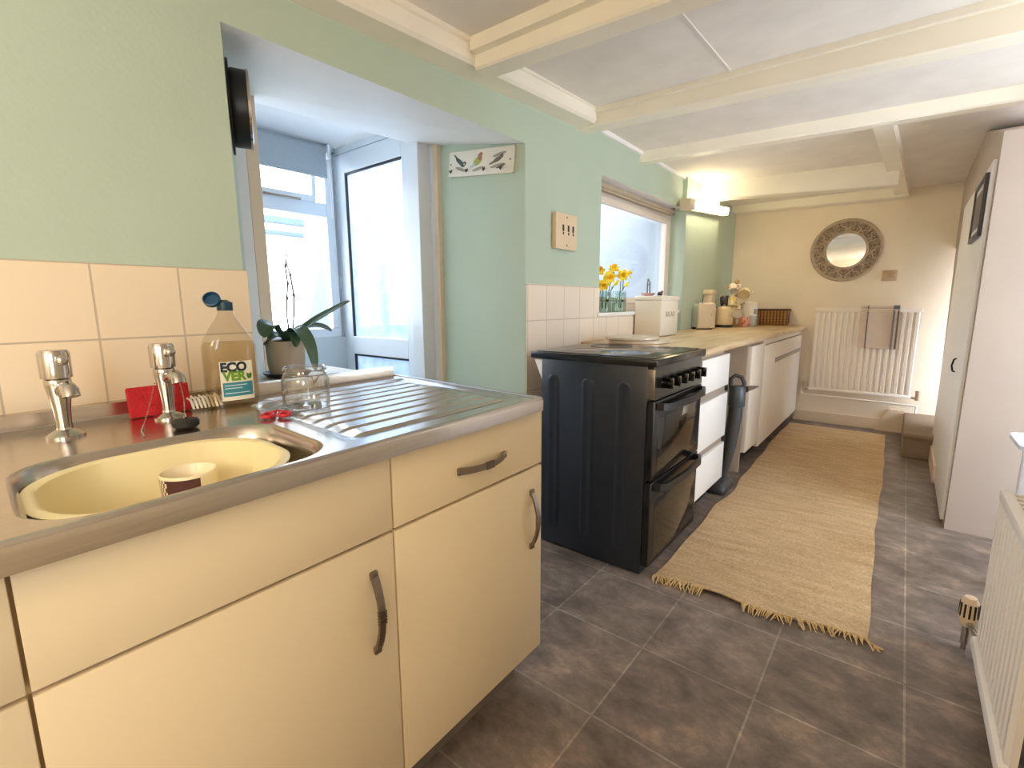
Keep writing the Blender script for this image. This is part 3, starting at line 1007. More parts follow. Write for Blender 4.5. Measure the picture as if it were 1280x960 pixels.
# ---------------------------------------------------------------- radiators
RADM = mat('white_radiator_enamel', (238, 230, 222), 0.35, var=0.012)
def ridged(b, n, w, h, d=0.012, M=None):
    """front panel in local x (width) / z (height), ridges towards -y"""
    pts = [(0, 0)]
    pitch = w / n
    for k in range(n):
        x = k * pitch
        pts += [(x + pitch * 0.16, 0), (x + pitch * 0.30, -d), (x + pitch * 0.70, -d), (x + pitch * 0.84, 0)]
    pts += [(w, 0)]
    r0 = [(x, y, 0.03) for x, y in pts]
    r1 = [(x, y, h - 0.045) for x, y in pts]
    rA = [(x, -d * 0.3, 0.0) for x, y in pts]
    rB = [(x, -d * 0.3, h - 0.02) for x, y in pts]
    b.loft([rA, [(x, y * 0.6 - d * 0.2, 0.012) for x, y in pts], r0, r1, [(x, y * 0.5 - d * 0.3, h - 0.03) for x, y in pts], rB], False, False, M)

t = thing('radiator', (-0.28, YB - 0.05, 0.0), 'cream white panel radiator under the round mirror on the back wall', 'radiator')
M = Matrix.Translation((-0.66, YB - 0.075, 0.335))
b = B(); ridged(b, 17, 0.765, 0.765, M=M)
b.box(-0.66, 0.105, YB - 0.074, YB - 0.055, 0.335, 1.095)
mk('panel', b, RADM, t)
mk('top_rail', B().box(-0.664, 0.109, YB - 0.088, YB - 0.045, 1.062, 1.100, 0.005), RADM, t)
mk('bottom_rail', B().box(-0.662, 0.107, YB - 0.09, YB - 0.05, 0.318, 0.352, 0.012), RADM, t)
b = B()
b.tube([(-0.655, YB - 0.07, 0.335), (-0.71, YB - 0.07, 0.335), (-0.718, YB - 0.07, 0.325), (-0.718, YB - 0.07, 0.283), (-0.708, YB - 0.07, 0.275), (0.135, YB - 0.07, 0.262), (0.15, YB - 0.07, 0.262), (0.15, YB - 0.07, 0.20)], 0.010)
mk('pipe', b, RADM, t)
for x in (-0.70, 0.15):
    b = B(); b.cyl((x, YB - 0.07, 0.31), (x, YB - 0.07, 0.375), 0.017); b.cyl((x, YB - 0.07, 0.375), (x, YB - 0.07, 0.395), 0.021, 0.018)
    b.cyl((x, YB - 0.07, 0.33), (-0.66 if x < 0 else 0.105, YB - 0.07, 0.33), 0.011)
    mk('valve', b, mat('taupe_valve', (170, 148, 126), 0.4), t)

# radiator by the right wall
t = thing('radiator', (0.31, 1.72, 0.0), 'white ridged radiator at the right photo edge with cream thermostat valve', 'radiator')
M = Matrix.Translation((0.285, 1.985, 0.10)) @ Matrix.Rotation(-PI / 2, 4, 'Z')
b = B(); ridged(b, 13, 0.56, 0.495, d=0.012, M=M)
b.box(0.284, 0.296, 1.425, 1.985, 0.10, 0.59)
mk('front_panel', b, RADM, t)
mk('rear_panel', B().box(0.345, 0.360, 1.425, 1.985, 0.10, 0.59, 0.003), RADM, t)
b = B()
b.box(0.272, 0.300, 1.422, 1.988, 0.565, 0.598, 0.006); b.box(0.340, 0.364, 1.422, 1.988, 0.565, 0.598, 0.006)
for k in range(15):
    y = 1.43 + k * 0.0385
    b.box(0.298, 0.342, y, y + 0.014, 0.580, 0.592)
mk('top_grille', b, RADM, t)
mk('side_panel', B().box(0.290, 0.352, 1.982, 1.988, 0.11, 0.585, 0.001), RADM, t)
mk('bottom_rail', B().box(0.262, 0.300, 1.42, 1.99, 0.072, 0.112, 0.012), RADM, t)
b = B()
b.lathe([(0.016, 0), (0.022, 0.012), (0.025, 0.03), (0.023, 0.085), (0.016, 0.102), (0.0, 0.105)], (0.262, 2.085, 0.085), 24)
vv = mk('thermostat_valve', b, IVORY, t)
b = B()
for a in range(12):
    an = 2 * PI * a / 12
    b.box(-0.0026, 0.0026, 0.019, 0.0256, 0.035, 0.082, M=Matrix.Translation((0.262, 2.085, 0.085)) @ Matrix.Rotation(an, 4, 'Z'))
mk('valve_slots', b, DARK, vv)
b = B(); b.cyl((0.262, 2.085, 0.02), (0.262, 2.085, 0.09), 0.011); b.cyl((0.262, 2.085, 0.0), (0.262, 2.085, 0.02), 0.008); b.cyl((0.262, 2.085, 0.10), (0.285, 1.985, 0.10), 0.010)
mk('pipe', b, CHROME, t)
b = B(); b.cyl((0.275, 1.425, 0.09), (0.265, 1.37, 0.09), 0.013); b.cyl((0.265, 1.37, 0.0), (0.265, 1.37, 0.10), 0.009)
mk('lockshield', b, mat('brass', (190, 150, 80), 0.3, 0.9), t)

# small pale table behind the right radiator
PT = mat('pale_blue_white_laminate', (220, 228, 240), 0.2, var=0.02)
t = thing('side_table', (0.62, 2.55, 0), 'pale blue white tabletop corner showing just behind the right radiator', 'table')
b = B(); b.loft([[(x, y, z) for x, y in rrect(0.378, 0.90, 2.50, 2.80, 0.05, 6)] for z in (0.606, 0.622)])
mk('table_top', b, PT, t)
for x, y in ((0.425, 2.64), (0.84, 2.76), (0.84, 2.55)):
    mk('leg', B().box(x - 0.018, x + 0.018, y - 0.018, y + 0.018, 0, 0.606, 0.003), PT, t)
# ---------------------------------------------------------------- on and around the sink
GT = Vector((0, 0, 0))
def tap(x, y, label):
    z = 0.9
    t = thing('tap', (x, y, z), label, 'tap', 'pair of chrome pillar taps')
    mk('base_flange', B().lathe([(0.030, 0), (0.030, 0.004), (0.024, 0.009), (0.013, 0.015), (0.012, 0.02)], (x, y, z), 28), CHROME, t)
    mk('body', B().lathe([(0.0125, 0.012), (0.012, 0.03), (0.0135, 0.055), (0.017, 0.08), (0.020, 0.10), (0.0205, 0.110), (0.018, 0.114)], (x, y, z), 28), CHROME, t, smooth=60)
    b = B()
    b.tube([(x + 0.008, y + 0.001, z + 0.088), (x + 0.030, y + 0.004, z + 0.097), (x + 0.050, y + 0.006, z + 0.100), (x + 0.060, y + 0.007, z + 0.096), (x + 0.064, y + 0.0075, z + 0.084)], [0.011, 0.0115, 0.0125, 0.0135, 0.0135], 16)
    mk('spout', b, CHROME, t, smooth=60)
    h = mk('lever_head', B().lathe([(0.016, 0.112), (0.0235, 0.115), (0.0238, 0.160), (0.021, 0.167), (0.0, 0.168)], (x, y, z), 28), CHROME, t)
    b = B()
    b.box(x + 0.012, x + 0.036, y - 0.002, y + 0.014, z + 0.142, z + 0.158, 0.004)
    b.ell((x + 0.036, y + 0.006, z + 0.150), (0.008, 0.010, 0.010))
    mk('lever', b, CHROME, h)
    return t
tap(-1.243, 0.163, 'chrome pillar tap at the left end of the basin, standing alone')
tap(-1.266, 0.341, 'chrome pillar tap in front of the red sponge')

# washing-up bowl
BOWLM = mat('cream_bowl_plastic', (240, 226, 178), 0.4, var=0.012)
b = B()
L = []
for ins, z, r in ((0.030, 0.741, 0.09), (0.016, 0.77, 0.10), (0.006, 0.876, 0.118), (-0.003, 0.880, 0.125), (-0.004, 0.885, 0.125), (0.004, 0.888, 0.12), (0.012, 0.884, 0.115), (0.022, 0.775, 0.10), (0.045, 0.752, 0.09), (0.08, 0.7505, 0.07)):
    L.append([(x, y, z) for x, y in rrect(-1.078 + ins, -0.772 - ins, 0.060 + ins, 0.400 - ins, r, 10)])
b.loft(L)
S(b)
solo('washing_up_bowl', b, BOWLM, 'cream plastic washing-up bowl sitting in the steel sink basin', 'bowl', smooth=60)
# patterned cup in it
b = B()
cx, cy, z0 = -0.962, 0.277, 0.7515
b.lathe([(0.030, 0), (0.036, 0.004), (0.042, 0.06), (0.0435, 0.108), (0.042, 0.110), (0.0405, 0.108), (0.039, 0.05), (0.033, 0.010), (0.0, 0.008)], (cx, cy, z0), 36)
cup = thing('cup', (cx, cy, z0), 'white cup with brown checked band standing in the cream washing-up bowl', 'cup')
CUPW = mat('cream_glazed_ceramic', (244, 230, 196), 0.25, var=0.01)
mk('vessel', b, CUPW, cup, smooth=50)
b = B()
rr = lambda q: 0.0424 + (q - 0.06) * 0.034
qs = [0.060, 0.068, 0.076, 0.084, 0.092, 0.100, 0.105]
b.loft([[(cx + rr(q) * math.cos(2 * PI * k / 72), cy + rr(q) * math.sin(2 * PI * k / 72), z0 + q) for k in range(72)] for q in qs], True, False)
b.bm.faces.ensure_lookup_table()
for i, f in enumerate(b.bm.faces):
    row, k = divmod(i, 72)
    kk = (k - 50) % 36
    if kk < 9:
        f.material_index = 0 if (row + kk) % 2 else 1
    elif kk < 23:
        f.material_index = 0
    else:
        f.material_index = 1
mk('checked_band', b, [mat('plum_brown_print', (88, 52, 54), 0.4), CUPW], cup)

# red sponge
b = B(); b.box(-0.008, 0.008, -0.060, 0.060, 0, 0.068, 0.004, M=Matrix.Translation((-1.318, 0.341, 0.901)) @ Matrix.Rotation(math.radians(2), 4, 'Z') @ Matrix.Rotation(math.radians(-7), 4, 'Y'))
solo('sponge', b, mat('red_sponge', (206, 40, 46), 0.9, var=0.08, scale=60, bump=0.5, bscale=220), 'red flat sponge leaning against the upstand behind the right tap', 'sponge')

# plug with chain hung to the tap
pl = thing('sink_plug', (-1.128, 0.330, 0.9), 'black rubber sink plug resting at the back edge of the basin', 'plug')
b = B(); b.lathe([(0.019, 0.0), (0.024, 0.004), (0.0245, 0.013), (0.021, 0.017), (0.006, 0.018), (0.0, 0.018)], (-1.128, 0.330, 0.9025), 26)
mk('stopper', b, DARK, pl)
b = B(); b.tube([(-1.128 + 0.007 * math.cos(a), 0.330, 0.925 + 0.007 * math.sin(a)) for a in [2 * PI * k / 14 for k in range(14)]], 0.0016, 6, True)
mk('ring', b, CHROME, pl)
def chain(parent, pts, name='chain'):
    b = B()
    for a, c in zip(pts[:-1], pts[1:]):
        a, c = Vector(a), Vector(c)
        n = max(1, int((c - a).length / 0.005))
        for k in range(n):
            b.ell(a + (c - a) * (k + 0.5) / n, 0.0015, 6)
    return mk(name, b, CHROME, parent)
chain(pl, [(-1.128, 0.330, 0.93), (-1.165, 0.343, 0.955), (-1.202, 0.349, 0.990)])
ch = thing('bead_chain', (-1.19, 0.27, 0.9), 'thin bead chain trailing from the right tap down to the basin edge', 'chain')
chain(ch, [(-1.252, 0.318, 0.985), (-1.235, 0.300, 0.94), (-1.215, 0.280, 0.9035), (-1.16, 0.262, 0.903), (-1.11, 0.255, 0.903)])

# dish brush behind the bottle
t = thing('dish_brush', (-1.315, 0.425, 0.9), 'white bristled dish brush lying between red sponge and detergent bottle', 'brush')
b = B(); b.box(-1.345, -1.325, 0.388, 0.452, 0.905, 0.918, 0.005)
mk('brush_head', b, mat('white_plastic', (232, 226, 214), 0.4), t)
b = B()
rnd = random.Random(5)
for k in range(8):
    y = 0.392 + k * 0.0085
    b.tube([(-1.327, y, 0.914), (-1.316, y + 0.002, 0.930 + 0.003 * (k % 2)), (-1.300, y + 0.004, 0.927), (-1.290, y + 0.006, 0.906)], 0.0028, 6)
mk('bristles', b, mat('white_bristle', (240, 232, 218), 0.6), t)

# washing-up liquid bottle
bx, by = -1.290, 0.487
BM = Matrix.Translation((bx, by, 0.9)) @ Matrix.Rotation(math.radians(84), 4, 'Z')   # local -y faces the room
bt = thing('detergent_bottle', (bx, by, 0.9), 'clear washing-up liquid bottle with open blue cap and green lettered label', 'bottle')
PETM = glass_mat('clear_pet_plastic', tint=(244, 242, 237), gloss=1.1)
LIQ = glass_mat('clear_detergent', tint=(242, 235, 220), gloss=0.4)
A_, C_ = 0.060, 0.036
def brad(z):
    pts = [(0.0, 0.90), (0.006, 0.97), (0.015, 1.0), (0.135, 1.0), (0.150, 0.985), (0.170, 0.86), (0.195, 0.62), (0.215, 0.40), (0.228, 0.285), (0.238, 0.25)]
    for (z0, r0), (z1, r1) in zip(pts, pts[1:]):
        if z <= z1:
            t = (z - z0) / (z1 - z0)
            return r0 + (r1 - r0) * t
    return pts[-1][1]
def bring(z, k=1.0, n=40):
    f = brad(z)
    c = 0.015 + (C_ - 0.015) * min(1, max(0, (f - 0.25) / 0.6))
    return [(k * A_ * f * math.copysign(abs(math.cos(a)) ** 0.85, math.cos(a)), k * c * (1 if f > .3 else 1) * math.copysign(abs(math.sin(a)) ** 0.85, math.sin(a)), z) for a in [2 * PI * i / n for i in range(n)]]
zs = [0, 0.003, 0.008, 0.015, 0.05, 0.10, 0.135, 0.142, 0.150, 0.160, 0.170, 0.182, 0.195, 0.205, 0.215, 0.222, 0.230, 0.238]
b = B(); b.loft([bring(z) for z in zs], True, True, M=BM)
mk('body', b, PETM, bt, smooth=60)
b = B(); b.loft([bring(z, 0.95) for z in zs if 0.002 < z < 0.165], True, True, M=BM)
mk('liquid', b, LIQ, bt, smooth=60)
TEAL = mat('dark_teal_cap', (28, 66, 84), 0.35)
b = B(); b.lathe([(0.0165, 0.236), (0.0175, 0.238), (0.0175, 0.256), (0.012, 0.258), (0.006, 0.262), (0.0, 0.262)], seg=26, M=BM)
cap = mk('cap', b, TEAL, bt)
b = B(); b.lathe([(0.0, -0.004), (0.016, -0.004), (0.019, 0.0), (0.019, 0.010), (0.0165, 0.011), (0.015, 0.002), (0.0, 0.002)], seg=26, M=BM @ Matrix.Translation((-0.024, 0.004, 0.260)) @ Matrix.Rotation(math.radians(-38), 4, 'Y') @ Matrix.Rotation(math.radians(50), 4, 'X'))
mk('flip_lid', b, mat('blue_lid', (32, 78, 112), 0.35), cap, label='open blue flip lid')
def onb(u, v, off):
    """point on the bottle front: u across, v up"""
    a = u / A_
    x = A_ * 1.0 * math.sin(a * 0.98)
    y = -C_ * (max(0.0, 1 - (abs(x) / A_) ** 2.35)) ** (1 / 2.35) - off
    return BM @ Vector((x, y, v))
b = B(); b.grid(lambda u, v: onb(-0.036 + 0.080 * u, 0.020 + 0.095 * v, 0.0012), 24, 4)
lb = mk('label', b, mat('white_paper_label', (240, 236, 214), 0.5, var=0.01), bt)
b = B(); b.grid(lambda u, v: onb(-0.032 + 0.072 * u, 0.030 + 0.034 * v, 0.0018), 24, 4)
mk('teal_band', b, mat('teal_print', (60, 140, 158), 0.5), lb)
def btext(s, u, v, size, m, bold=0.0012, sp=1.0, nm='lettering'):
    vs, fs = text_faces(s, size, 0.0, bold, sp)
    b = B()
    b._add([onb(u + p.x, v + p.y, 0.0023) for p in vs], fs)
    return mk(nm, b, m, lb, smooth=0)
NAVY = mat('navy_print', (24, 40, 58), 0.5)
LEAF = mat('green_print', (112, 160, 40), 0.5)
btext('ECO', -0.004, 0.1005, 0.030, NAVY, 0.0016)
btext('VER', -0.004, 0.0785, 0.030, LEAF, 0.0016)
b = B()
for a in (-35, 35):
    b._add([onb(0.032 + x * math.cos(math.radians(a)) - y * math.sin(math.radians(a)), 0.0745 + x * math.sin(math.radians(a)) + y * math.cos(math.radians(a)), 0.0023) for x, y in ((0, -0.001), (0.005, 0.005), (0, 0.013), (-0.005, 0.005))], [(0, 1, 2, 3)])
b._add([onb(0.032 + 0.006 * math.cos(t), 0.074 + 0.004 * math.sin(t), 0.0024) for t in [2 * PI * k / 12 for k in range(12)]], [list(range(12))])
mk('leaf_mark', b, mat('dark_green_print', (62, 120, 40), 0.5), lb)
PALE = mat('pale_print', (206, 230, 232), 0.5)
b = B()
for v, w_ in ((0.056, 0.052), (0.049, 0.040), (0.037, 0.058)):
    b.grid(lambda u, q: onb(-0.028 + w_ * u, v + 0.0022 * q, 0.0024), 12, 2)
mk('small_print', b, PALE, lb)

# glass jar
JG = glass_mat('clear_jar_glass', tint=(249, 250, 250), gloss=2.2)
jx, jy = -1.125, 0.590
jar = thing('glass_jar', (jx, jy, 0.9), 'empty clear glass preserving jar standing on the steel drainer', 'jar')
b = B()
b.lathe([(0.045, 0.0), (0.052, 0.004), (0.054, 0.012), (0.054, 0.070), (0.052, 0.080), (0.046, 0.087), (0.0455, 0.094), (0.049, 0.096), (0.049, 0.102), (0.0455, 0.104),
         (0.043, 0.103), (0.0425, 0.090), (0.049, 0.079), (0.051, 0.068), (0.051, 0.014), (0.047, 0.007), (0.0, 0.006)], (jx, jy, 0.8985), 40)
mk('vessel', b, JG, jar, smooth=50)
b = B()
for dz, r in ((0.0855, 0.0485), (0.097, 0.0500)):
    b.tube([(jx + r * math.cos(2 * PI * k / 36), jy + r * math.sin(2 * PI * k / 36), 0.8985 + dz) for k in range(36)], 0.0012, 5, True)
b.tube([(jx + 0.049, jy - 0.010, 0.984), (jx + 0.060, jy - 0.012, 0.976), (jx + 0.058, jy - 0.012, 0.962), (jx + 0.052, jy - 0.004, 0.970), (jx + 0.050, jy + 0.01, 0.984)], 0.0014, 6)
mk('wire_clasp', b, CHROME, jar)

# red handled scissors
sx, sy = -1.10, 0.505
SCM = Matrix.Translation((sx, sy, 0.9015)) @ Matrix.Rotation(math.radians(150), 4, 'Z')
t = thing('scissors', (sx, sy, 0.9), 'small scissors with red handles lying in front of the glass jar', 'scissors')
REDP = mat('red_plastic', (196, 30, 44), 0.35)
for s in (-1, 1):
    b = B(); b.tube([SCM @ Vector((-0.030 + 0.019 * math.cos(a), s * 0.017 + 0.012 * math.sin(a), 0.006)) for a in [2 * PI * k / 20 for k in range(20)]], 0.0042, 8, True)
    b.tube([SCM @ Vector((-0.012, s * 0.013, 0.006)), SCM @ Vector((0.004, s * 0.003, 0.006))], 0.0045, 8)
    mk('handle', b, REDP, t)
    b = B(); b.loft([[SCM @ Vector(p) for p in q] for q in ([(0.0, -0.004, 0.004 + s * .001), (0.0, 0.004, 0.004 + s * .001), (0.0, 0.004, 0.006 + s * .001), (0.0, -0.004, 0.006 + s * .001)],
        [(0.055, -s * 0.006 - 0.001, 0.004 + s * .001), (0.055, -s * 0.006 + 0.001, 0.004 + s * .001), (0.055, -s * 0.006 + 0.001, 0.005 + s * .001), (0.055, -s * 0.006 - 0.001, 0.005 + s * .001)])])
    mk('blade', b, CHROME, t)

# orchid
ox, oy, oz = -1.73, 0.842, 0.892
t = thing('potted_orchid', (ox, oy, oz), 'leafy orchid with bare flower stems in a beige pot on black saucer', 'potted plant')
mk('saucer', B().lathe([(0.065, 0), (0.078, 0.012), (0.082, 0.018), (0.078, 0.018), (0.066, 0.006), (0.0, 0.006)], (ox, oy, oz), 32), BLACK, t)
mk('pot', B().lathe([(0.046, 0.007), (0.058, 0.014), (0.063, 0.05), (0.066, 0.128), (0.0655, 0.131), (0.062, 0.131), (0.060, 0.120), (0.0, 0.118)], (ox, oy, oz), 36), mat('beige_ceramic', (186, 168, 150), 0.5, var=0.05), t, smooth=50)
mk('compost', B().lathe([(0.060, 0.118), (0.045, 0.128), (0.02, 0.132), (0, 0.133)], (ox, oy, oz), 24), mat('bark_compost', (62, 56, 44), 0.95, var=0.3, scale=80, bump=0.8, bscale=150), t)
LG = mat('dark_green_leaf', (76, 104, 80), 0.35, var=0.12, scale=12)
def leaf(parent, pts, wid, tilt=0.0, m=LG):
    pts = [Vector(p) for p in pts]
    # smooth the spine
    fine = []
    n = 14
    for k in range(n + 1):
        s = k / n * (len(pts) - 1)
        i = min(int(s), len(pts) - 2)
        f = s - i
        p0, p1, p2, p3 = pts[max(0, i - 1)], pts[i], pts[i + 1], pts[min(len(pts) - 1, i + 2)]
        fine.append(0.5 * ((2 * p1) + (p2 - p0) * f + (2 * p0 - 5 * p1 + 4 * p2 - p3) * f * f + (3 * p1 - p0 - 3 * p2 + p3) * f ** 3))
    b = B()
    rings = []
    for k, p in enumerate(fine):
        tt = (fine[min(n, k + 1)] - fine[max(0, k - 1)]).normalized()
        side = tt.cross(Vector((math.sin(tilt), 0.0, math.cos(tilt)))).normalized()
        nn = side.cross(tt).normalized()
        f = k / n
        w = wid * (math.sin(PI * min(1, 0.12 + f * 0.88)) ** 0.6) * (1 if f < 0.98 else 0.35)
        rings.append([p - side * w + nn * w * 0.28, p - side * w * 0.5 + nn * w * 0.06, p, p + side * w * 0.5 + nn * w * 0.06, p + side * w + nn * w * 0.28,
                      p + side * w * 0.5 + nn * (w * 0.06 - 0.003), p - nn * 0.004, p - side * w * 0.5 + nn * (w * 0.06 - 0.003)])
    b.loft(rings)
    return mk('leaf', b, m, parent, smooth=70)
P0 = Vector((ox, oy, oz + 0.132))
rr = Vector((0.778, 0.628, 0))
leaf(t, [P0 + rr * 0.01, P0 + rr * 0.09 + Vector((0, 0, 0.055)), P0 + rr * 0.16 + Vector((0, 0, 0.095)), P0 + rr * 0.24 + Vector((0, 0, 0.14))], 0.026, 0.5)
leaf(t, [P0, P0 + rr * 0.06 + Vector((-0.03, 0.02, 0.04)), P0 + rr * 0.12 + Vector((-0.04, 0.03, 0.048)), P0 + rr * 0.165 + Vector((-0.04, 0.03, 0.03))], 0.024, 0.3)
leaf(t, [P0 + rr * 0.01, P0 + rr * 0.06 + Vector((0.03, -0.03, 0.045)), P0 + rr * 0.11 + Vector((0.045, -0.05, -0.01)), P0 + rr * 0.125 + Vector((0.05, -0.05, -0.105))], 0.027, 0.9)
leaf(t, [P0, P0 - rr * 0.03 + Vector((0.04, -0.03, 0.055)), P0 - rr * 0.045 + Vector((0.07, -0.05, 0.05)), P0 - rr * 0.05 + Vector((0.085, -0.06, 0.015))], 0.034, 0.3)
leaf(t, [P0 + rr * 0.01, P0 - rr * 0.02 + Vector((0.03, -0.02, 0.02)), P0 - rr * 0.045 + Vector((0.05, -0.03, 0.01)), P0 - rr * 0.065 + Vector((0.05, -0.035, -0.012))], 0.028, 0.2)
leaf(t, [P0, P0 + rr * 0.03 + Vector((0.03, -0.02, 0.03)), P0 + rr * 0.05 + Vector((0.05, -0.04, 0.015)), P0 + rr * 0.052 + Vector((0.06, -0.045, -0.02))], 0.022, 0.2)
STM = mat('dry_stem', (132, 124, 108), 0.7, var=0.15)
for q in (((0, 0), (-0.006, 0.08), (-0.001, 0.15), (0.006, 0.20), (0.002, 0.26), (0.012, 0.305)), ((0.008, 0), (0.020, 0.10), (0.024, 0.16), (0.017, 0.23), (0.006, 0.275))):
    b = B(); b.tube([P0 + rr * (u + 0.03) + Vector((-0.02, 0, v)) for u, v in q], [0.0028] * (len(q) - 1) + [0.0018], 7)
    for u, v in q[2:-1]:
        b.ell(P0 + rr * (u + 0.03) + Vector((-0.02, 0, v)), (0.005, 0.005, 0.007), 8)
    b.tube([P0 + rr * (q[2][0] + 0.03) + Vector((-0.02, 0, q[2][1])), P0 + rr * (q[2][0] + 0.044) + Vector((-0.02, 0, q[2][1] - 0.02))], 0.0016, 6)
    mk('flower_stem', b, STM, t)

# ---------------------------------------------------------------- porch opening: clock, blind, hook board
cn = Vector((0.261, 0.6, 0)).normalized()
cc = Vector((-1.625, 0.604 + (1.625 - 1.45) / 0.6 * 0.261, 1.727))
CM = frame(cc, cn)
t = thing('wall_clock', cc, 'black round wall clock seen edge on in the left reveal of the porch opening', 'clock')
mk('back_plate', B().lathe([(0.0, 0.001), (0.128, 0.001), (0.128, 0.007), (0.0, 0.007)], seg=48, M=CM), BLACK, t)
mk('casing', B().lathe([(0.104, 0.007), (0.106, 0.012), (0.106, 0.050), (0.0, 0.050)], seg=48, M=CM), BLACK, t)
mk('bezel', B().lathe([(0.107, 0.049), (0.109, 0.050), (0.109, 0.056), (0.103, 0.058), (0.101, 0.052)], seg=48, M=CM, caps=False), CHROME, t)
mk('dial', B().lathe([(0.102, 0.050), (0.102, 0.052), (0.0, 0.052)], seg=48, M=CM), WHITE, t)
for a, L in ((60, 0.06), (-20, 0.085)):
    mk('hand', B().box(-0.003, 0.003, -0.01, L, 0.053, 0.0545, M=CM @ Matrix.Rotation(math.radians(a), 4, 'Z')), BLACK, t)

t = thing('roller_blind', (-2.99, 1.25, 2.14), 'grey roller blind half lowered over the porch window', 'blind')
BLM = mat('grey_blind_fabric', (168, 176, 182), 0.8, var=0.03, scale=40)
b = B(); b.cyl((-2.975, 0.66, 2.115), (-2.975, 1.80, 2.115), 0.026)
mk('roller', b, BLM, t)
mk('fabric', B().box(-2.952, -2.948, 0.68, 1.79, 1.955, 2.118), BLM, t)
mk('bottom_bar', B().box(-2.958, -2.942, 0.68, 1.79, 1.938, 1.957, 0.004), BLM, t)
for y in (0.64, 1.80):
    mk('bracket', B().box(-3.02, -2.94, y, y + 0.02, 2.06, 2.148, 0.004), UPVC, t)
b = B(); b.tube([(-2.945, 1.81, 2.11), (-2.94, 1.812, 1.9), (-2.94, 1.812, 1.72), (-2.95, 1.812, 1.70), (-2.955, 1.81, 1.9), (-2.955, 1.81, 2.1)], 0.0015, 5)
mk('pull_cord', b, WHITE, t)

# bird hook board on the right reveal (faces -y)
hb = thing('hook_board', (-1.742, 1.895, 1.77), 'white hook board painted with three small birds on the green reveal', 'hook board')
HM = Matrix.Translation((-1.721, 1.885, 1.843)) @ Matrix.Rotation(math.radians(6.0), 4, 'Y')
HZ = 0.76
b = B(); b.box(-0.215, 0.215, -0.006, 0.014, -0.060, 0.060, 0.002, M=HM)
hbd = mk('board', b, mat('off_white_board', (226, 220, 206), 0.5, var=0.02), hb)
def blob(cx_, cz_, rx, rz, rot, m, nm, off=0.0068, n=20):
    b = B(); a = math.radians(rot)
    b._add([HM @ Vector((cx_ + rx * math.cos(k) * math.cos(a) - rz * math.sin(k) * math.sin(a), -off, HZ * (cz_ + rx * math.cos(k) * math.sin(a) + rz * math.sin(k) * math.cos(a)))) for k in [2 * PI * i / n for i in range(n)]], [list(range(n))])
    return b
def picture(nm, parts):
    for m in {p[5].name: p[5] for p in parts}.values():
        bb = B()
        for i, p in enumerate(parts):
            if p[5].name == m.name:
                q = blob(*p[:5], m, nm, 0.0066 + 0.0003 * i)
                t_ = q.bm
                t_.verts.index_update()
                bb._add([v.co.copy() for v in t_.verts], [[v.index for v in f.verts] for f in t_.faces])
                t_.free()
        mk(nm, bb, m, hbd, smooth=0)
SL = mat('slate_green_paint', (74, 92, 84), 0.6); OL = mat('olive_yellow_paint', (176, 178, 96), 0.6); RU = mat('russet_paint', (164, 116, 84), 0.6)
TW = mat('twig_grey_paint', (160, 152, 142), 0.6); BRN = mat('brown_paint', (112, 100, 82), 0.6); LB = mat('pale_blue_paint', (170, 196, 204), 0.6)
picture('bird_painting', [(-0.125, -0.035, 0.042, 0.010, -20, TW), (-0.135, 0.012, 0.040, 0.013, -42, SL), (-0.115, -0.008, 0.018, 0.013, -30, SL), (-0.16, 0.04, 0.028, 0.005, -48, SL), (-0.100, 0.0, 0.012, 0.011, 0, SL), (-0.103, -0.004, 0.005, 0.005, 0, LB)])
picture('bird_painting', [(-0.005, -0.04, 0.042, 0.009, 15, TW), (-0.01, 0.008, 0.033, 0.022, 40, OL), (0.004, 0.030, 0.014, 0.022, 10, RU), (0.010, 0.048, 0.012, 0.011, 0, RU), (-0.042, -0.018, 0.022, 0.007, 30, LB), (-0.010, 0.0, 0.012, 0.01, 0, OL)])
picture('bird_painting', [(0.12, -0.03, 0.045, 0.009, 12, TW), (0.13, 0.035, 0.045, 0.010, 15, TW), (0.12, 0.006, 0.030, 0.013, 28, BRN), (0.145, 0.024, 0.014, 0.011, 60, BRN), (0.088, -0.012, 0.022, 0.006, 25, BRN), (0.145, -0.035, 0.03, 0.008, 20, BRN)])
for x in (-0.185, -0.072, 0.045, 0.155):
    b = B(); b.tube([HM @ Vector(p) for p in ((x - 0.008, -0.006, -0.026), (x - 0.006, -0.012, -0.038), (x, -0.024, -0.044), (x + 0.005, -0.030, -0.038))], 0.0032, 8); b.ell(HM @ Vector((x + 0.005, -0.030, -0.037)), 0.0048, 8)
    mk('hook', b, mat('pewter', (92, 88, 82), 0.35, 0.8), hb)
for x in (-0.20, 0.20):
    mk('screw', B().cyl(HM @ Vector((x, -0.006, 0.0)), HM @ Vector((x, -0.009, 0.0)), 0.0045), NICKEL, hb)

# cooker switch plate on the green pier
t = thing('cooker_socket', (WX + 0.01, 2.22, 1.43), 'ivory upright cooker switch plate on green wall above the tiles', 'socket')
mk('back_box', B().box(WX, WX + 0.022, 2.125, 2.315, 1.432, 1.605, 0.002), IVORY, t)
p_ = mk('face_plate', B().box(WX + 0.020, WX + 0.030, 2.120, 2.320, 1.428, 1.609, 0.004), IVORY, t)
for y in (2.185, 2.235, 2.28):
    b = B(); b.box(WX + 0.0295, WX + 0.0308, y - 0.008, y + 0.008, 1.520, 1.552, 0.0005); b.box(WX + 0.0295, WX + 0.0308, y - 0.004, y + 0.006, 1.502, 1.516)
    mk('socket_hole', b, DARK, p_)
for z in (1.59, 1.45):
    mk('screw', B().cyl((WX + 0.029, 2.22, z), (WX + 0.0315, 2.22, z), 0.005), NICKEL, p_)

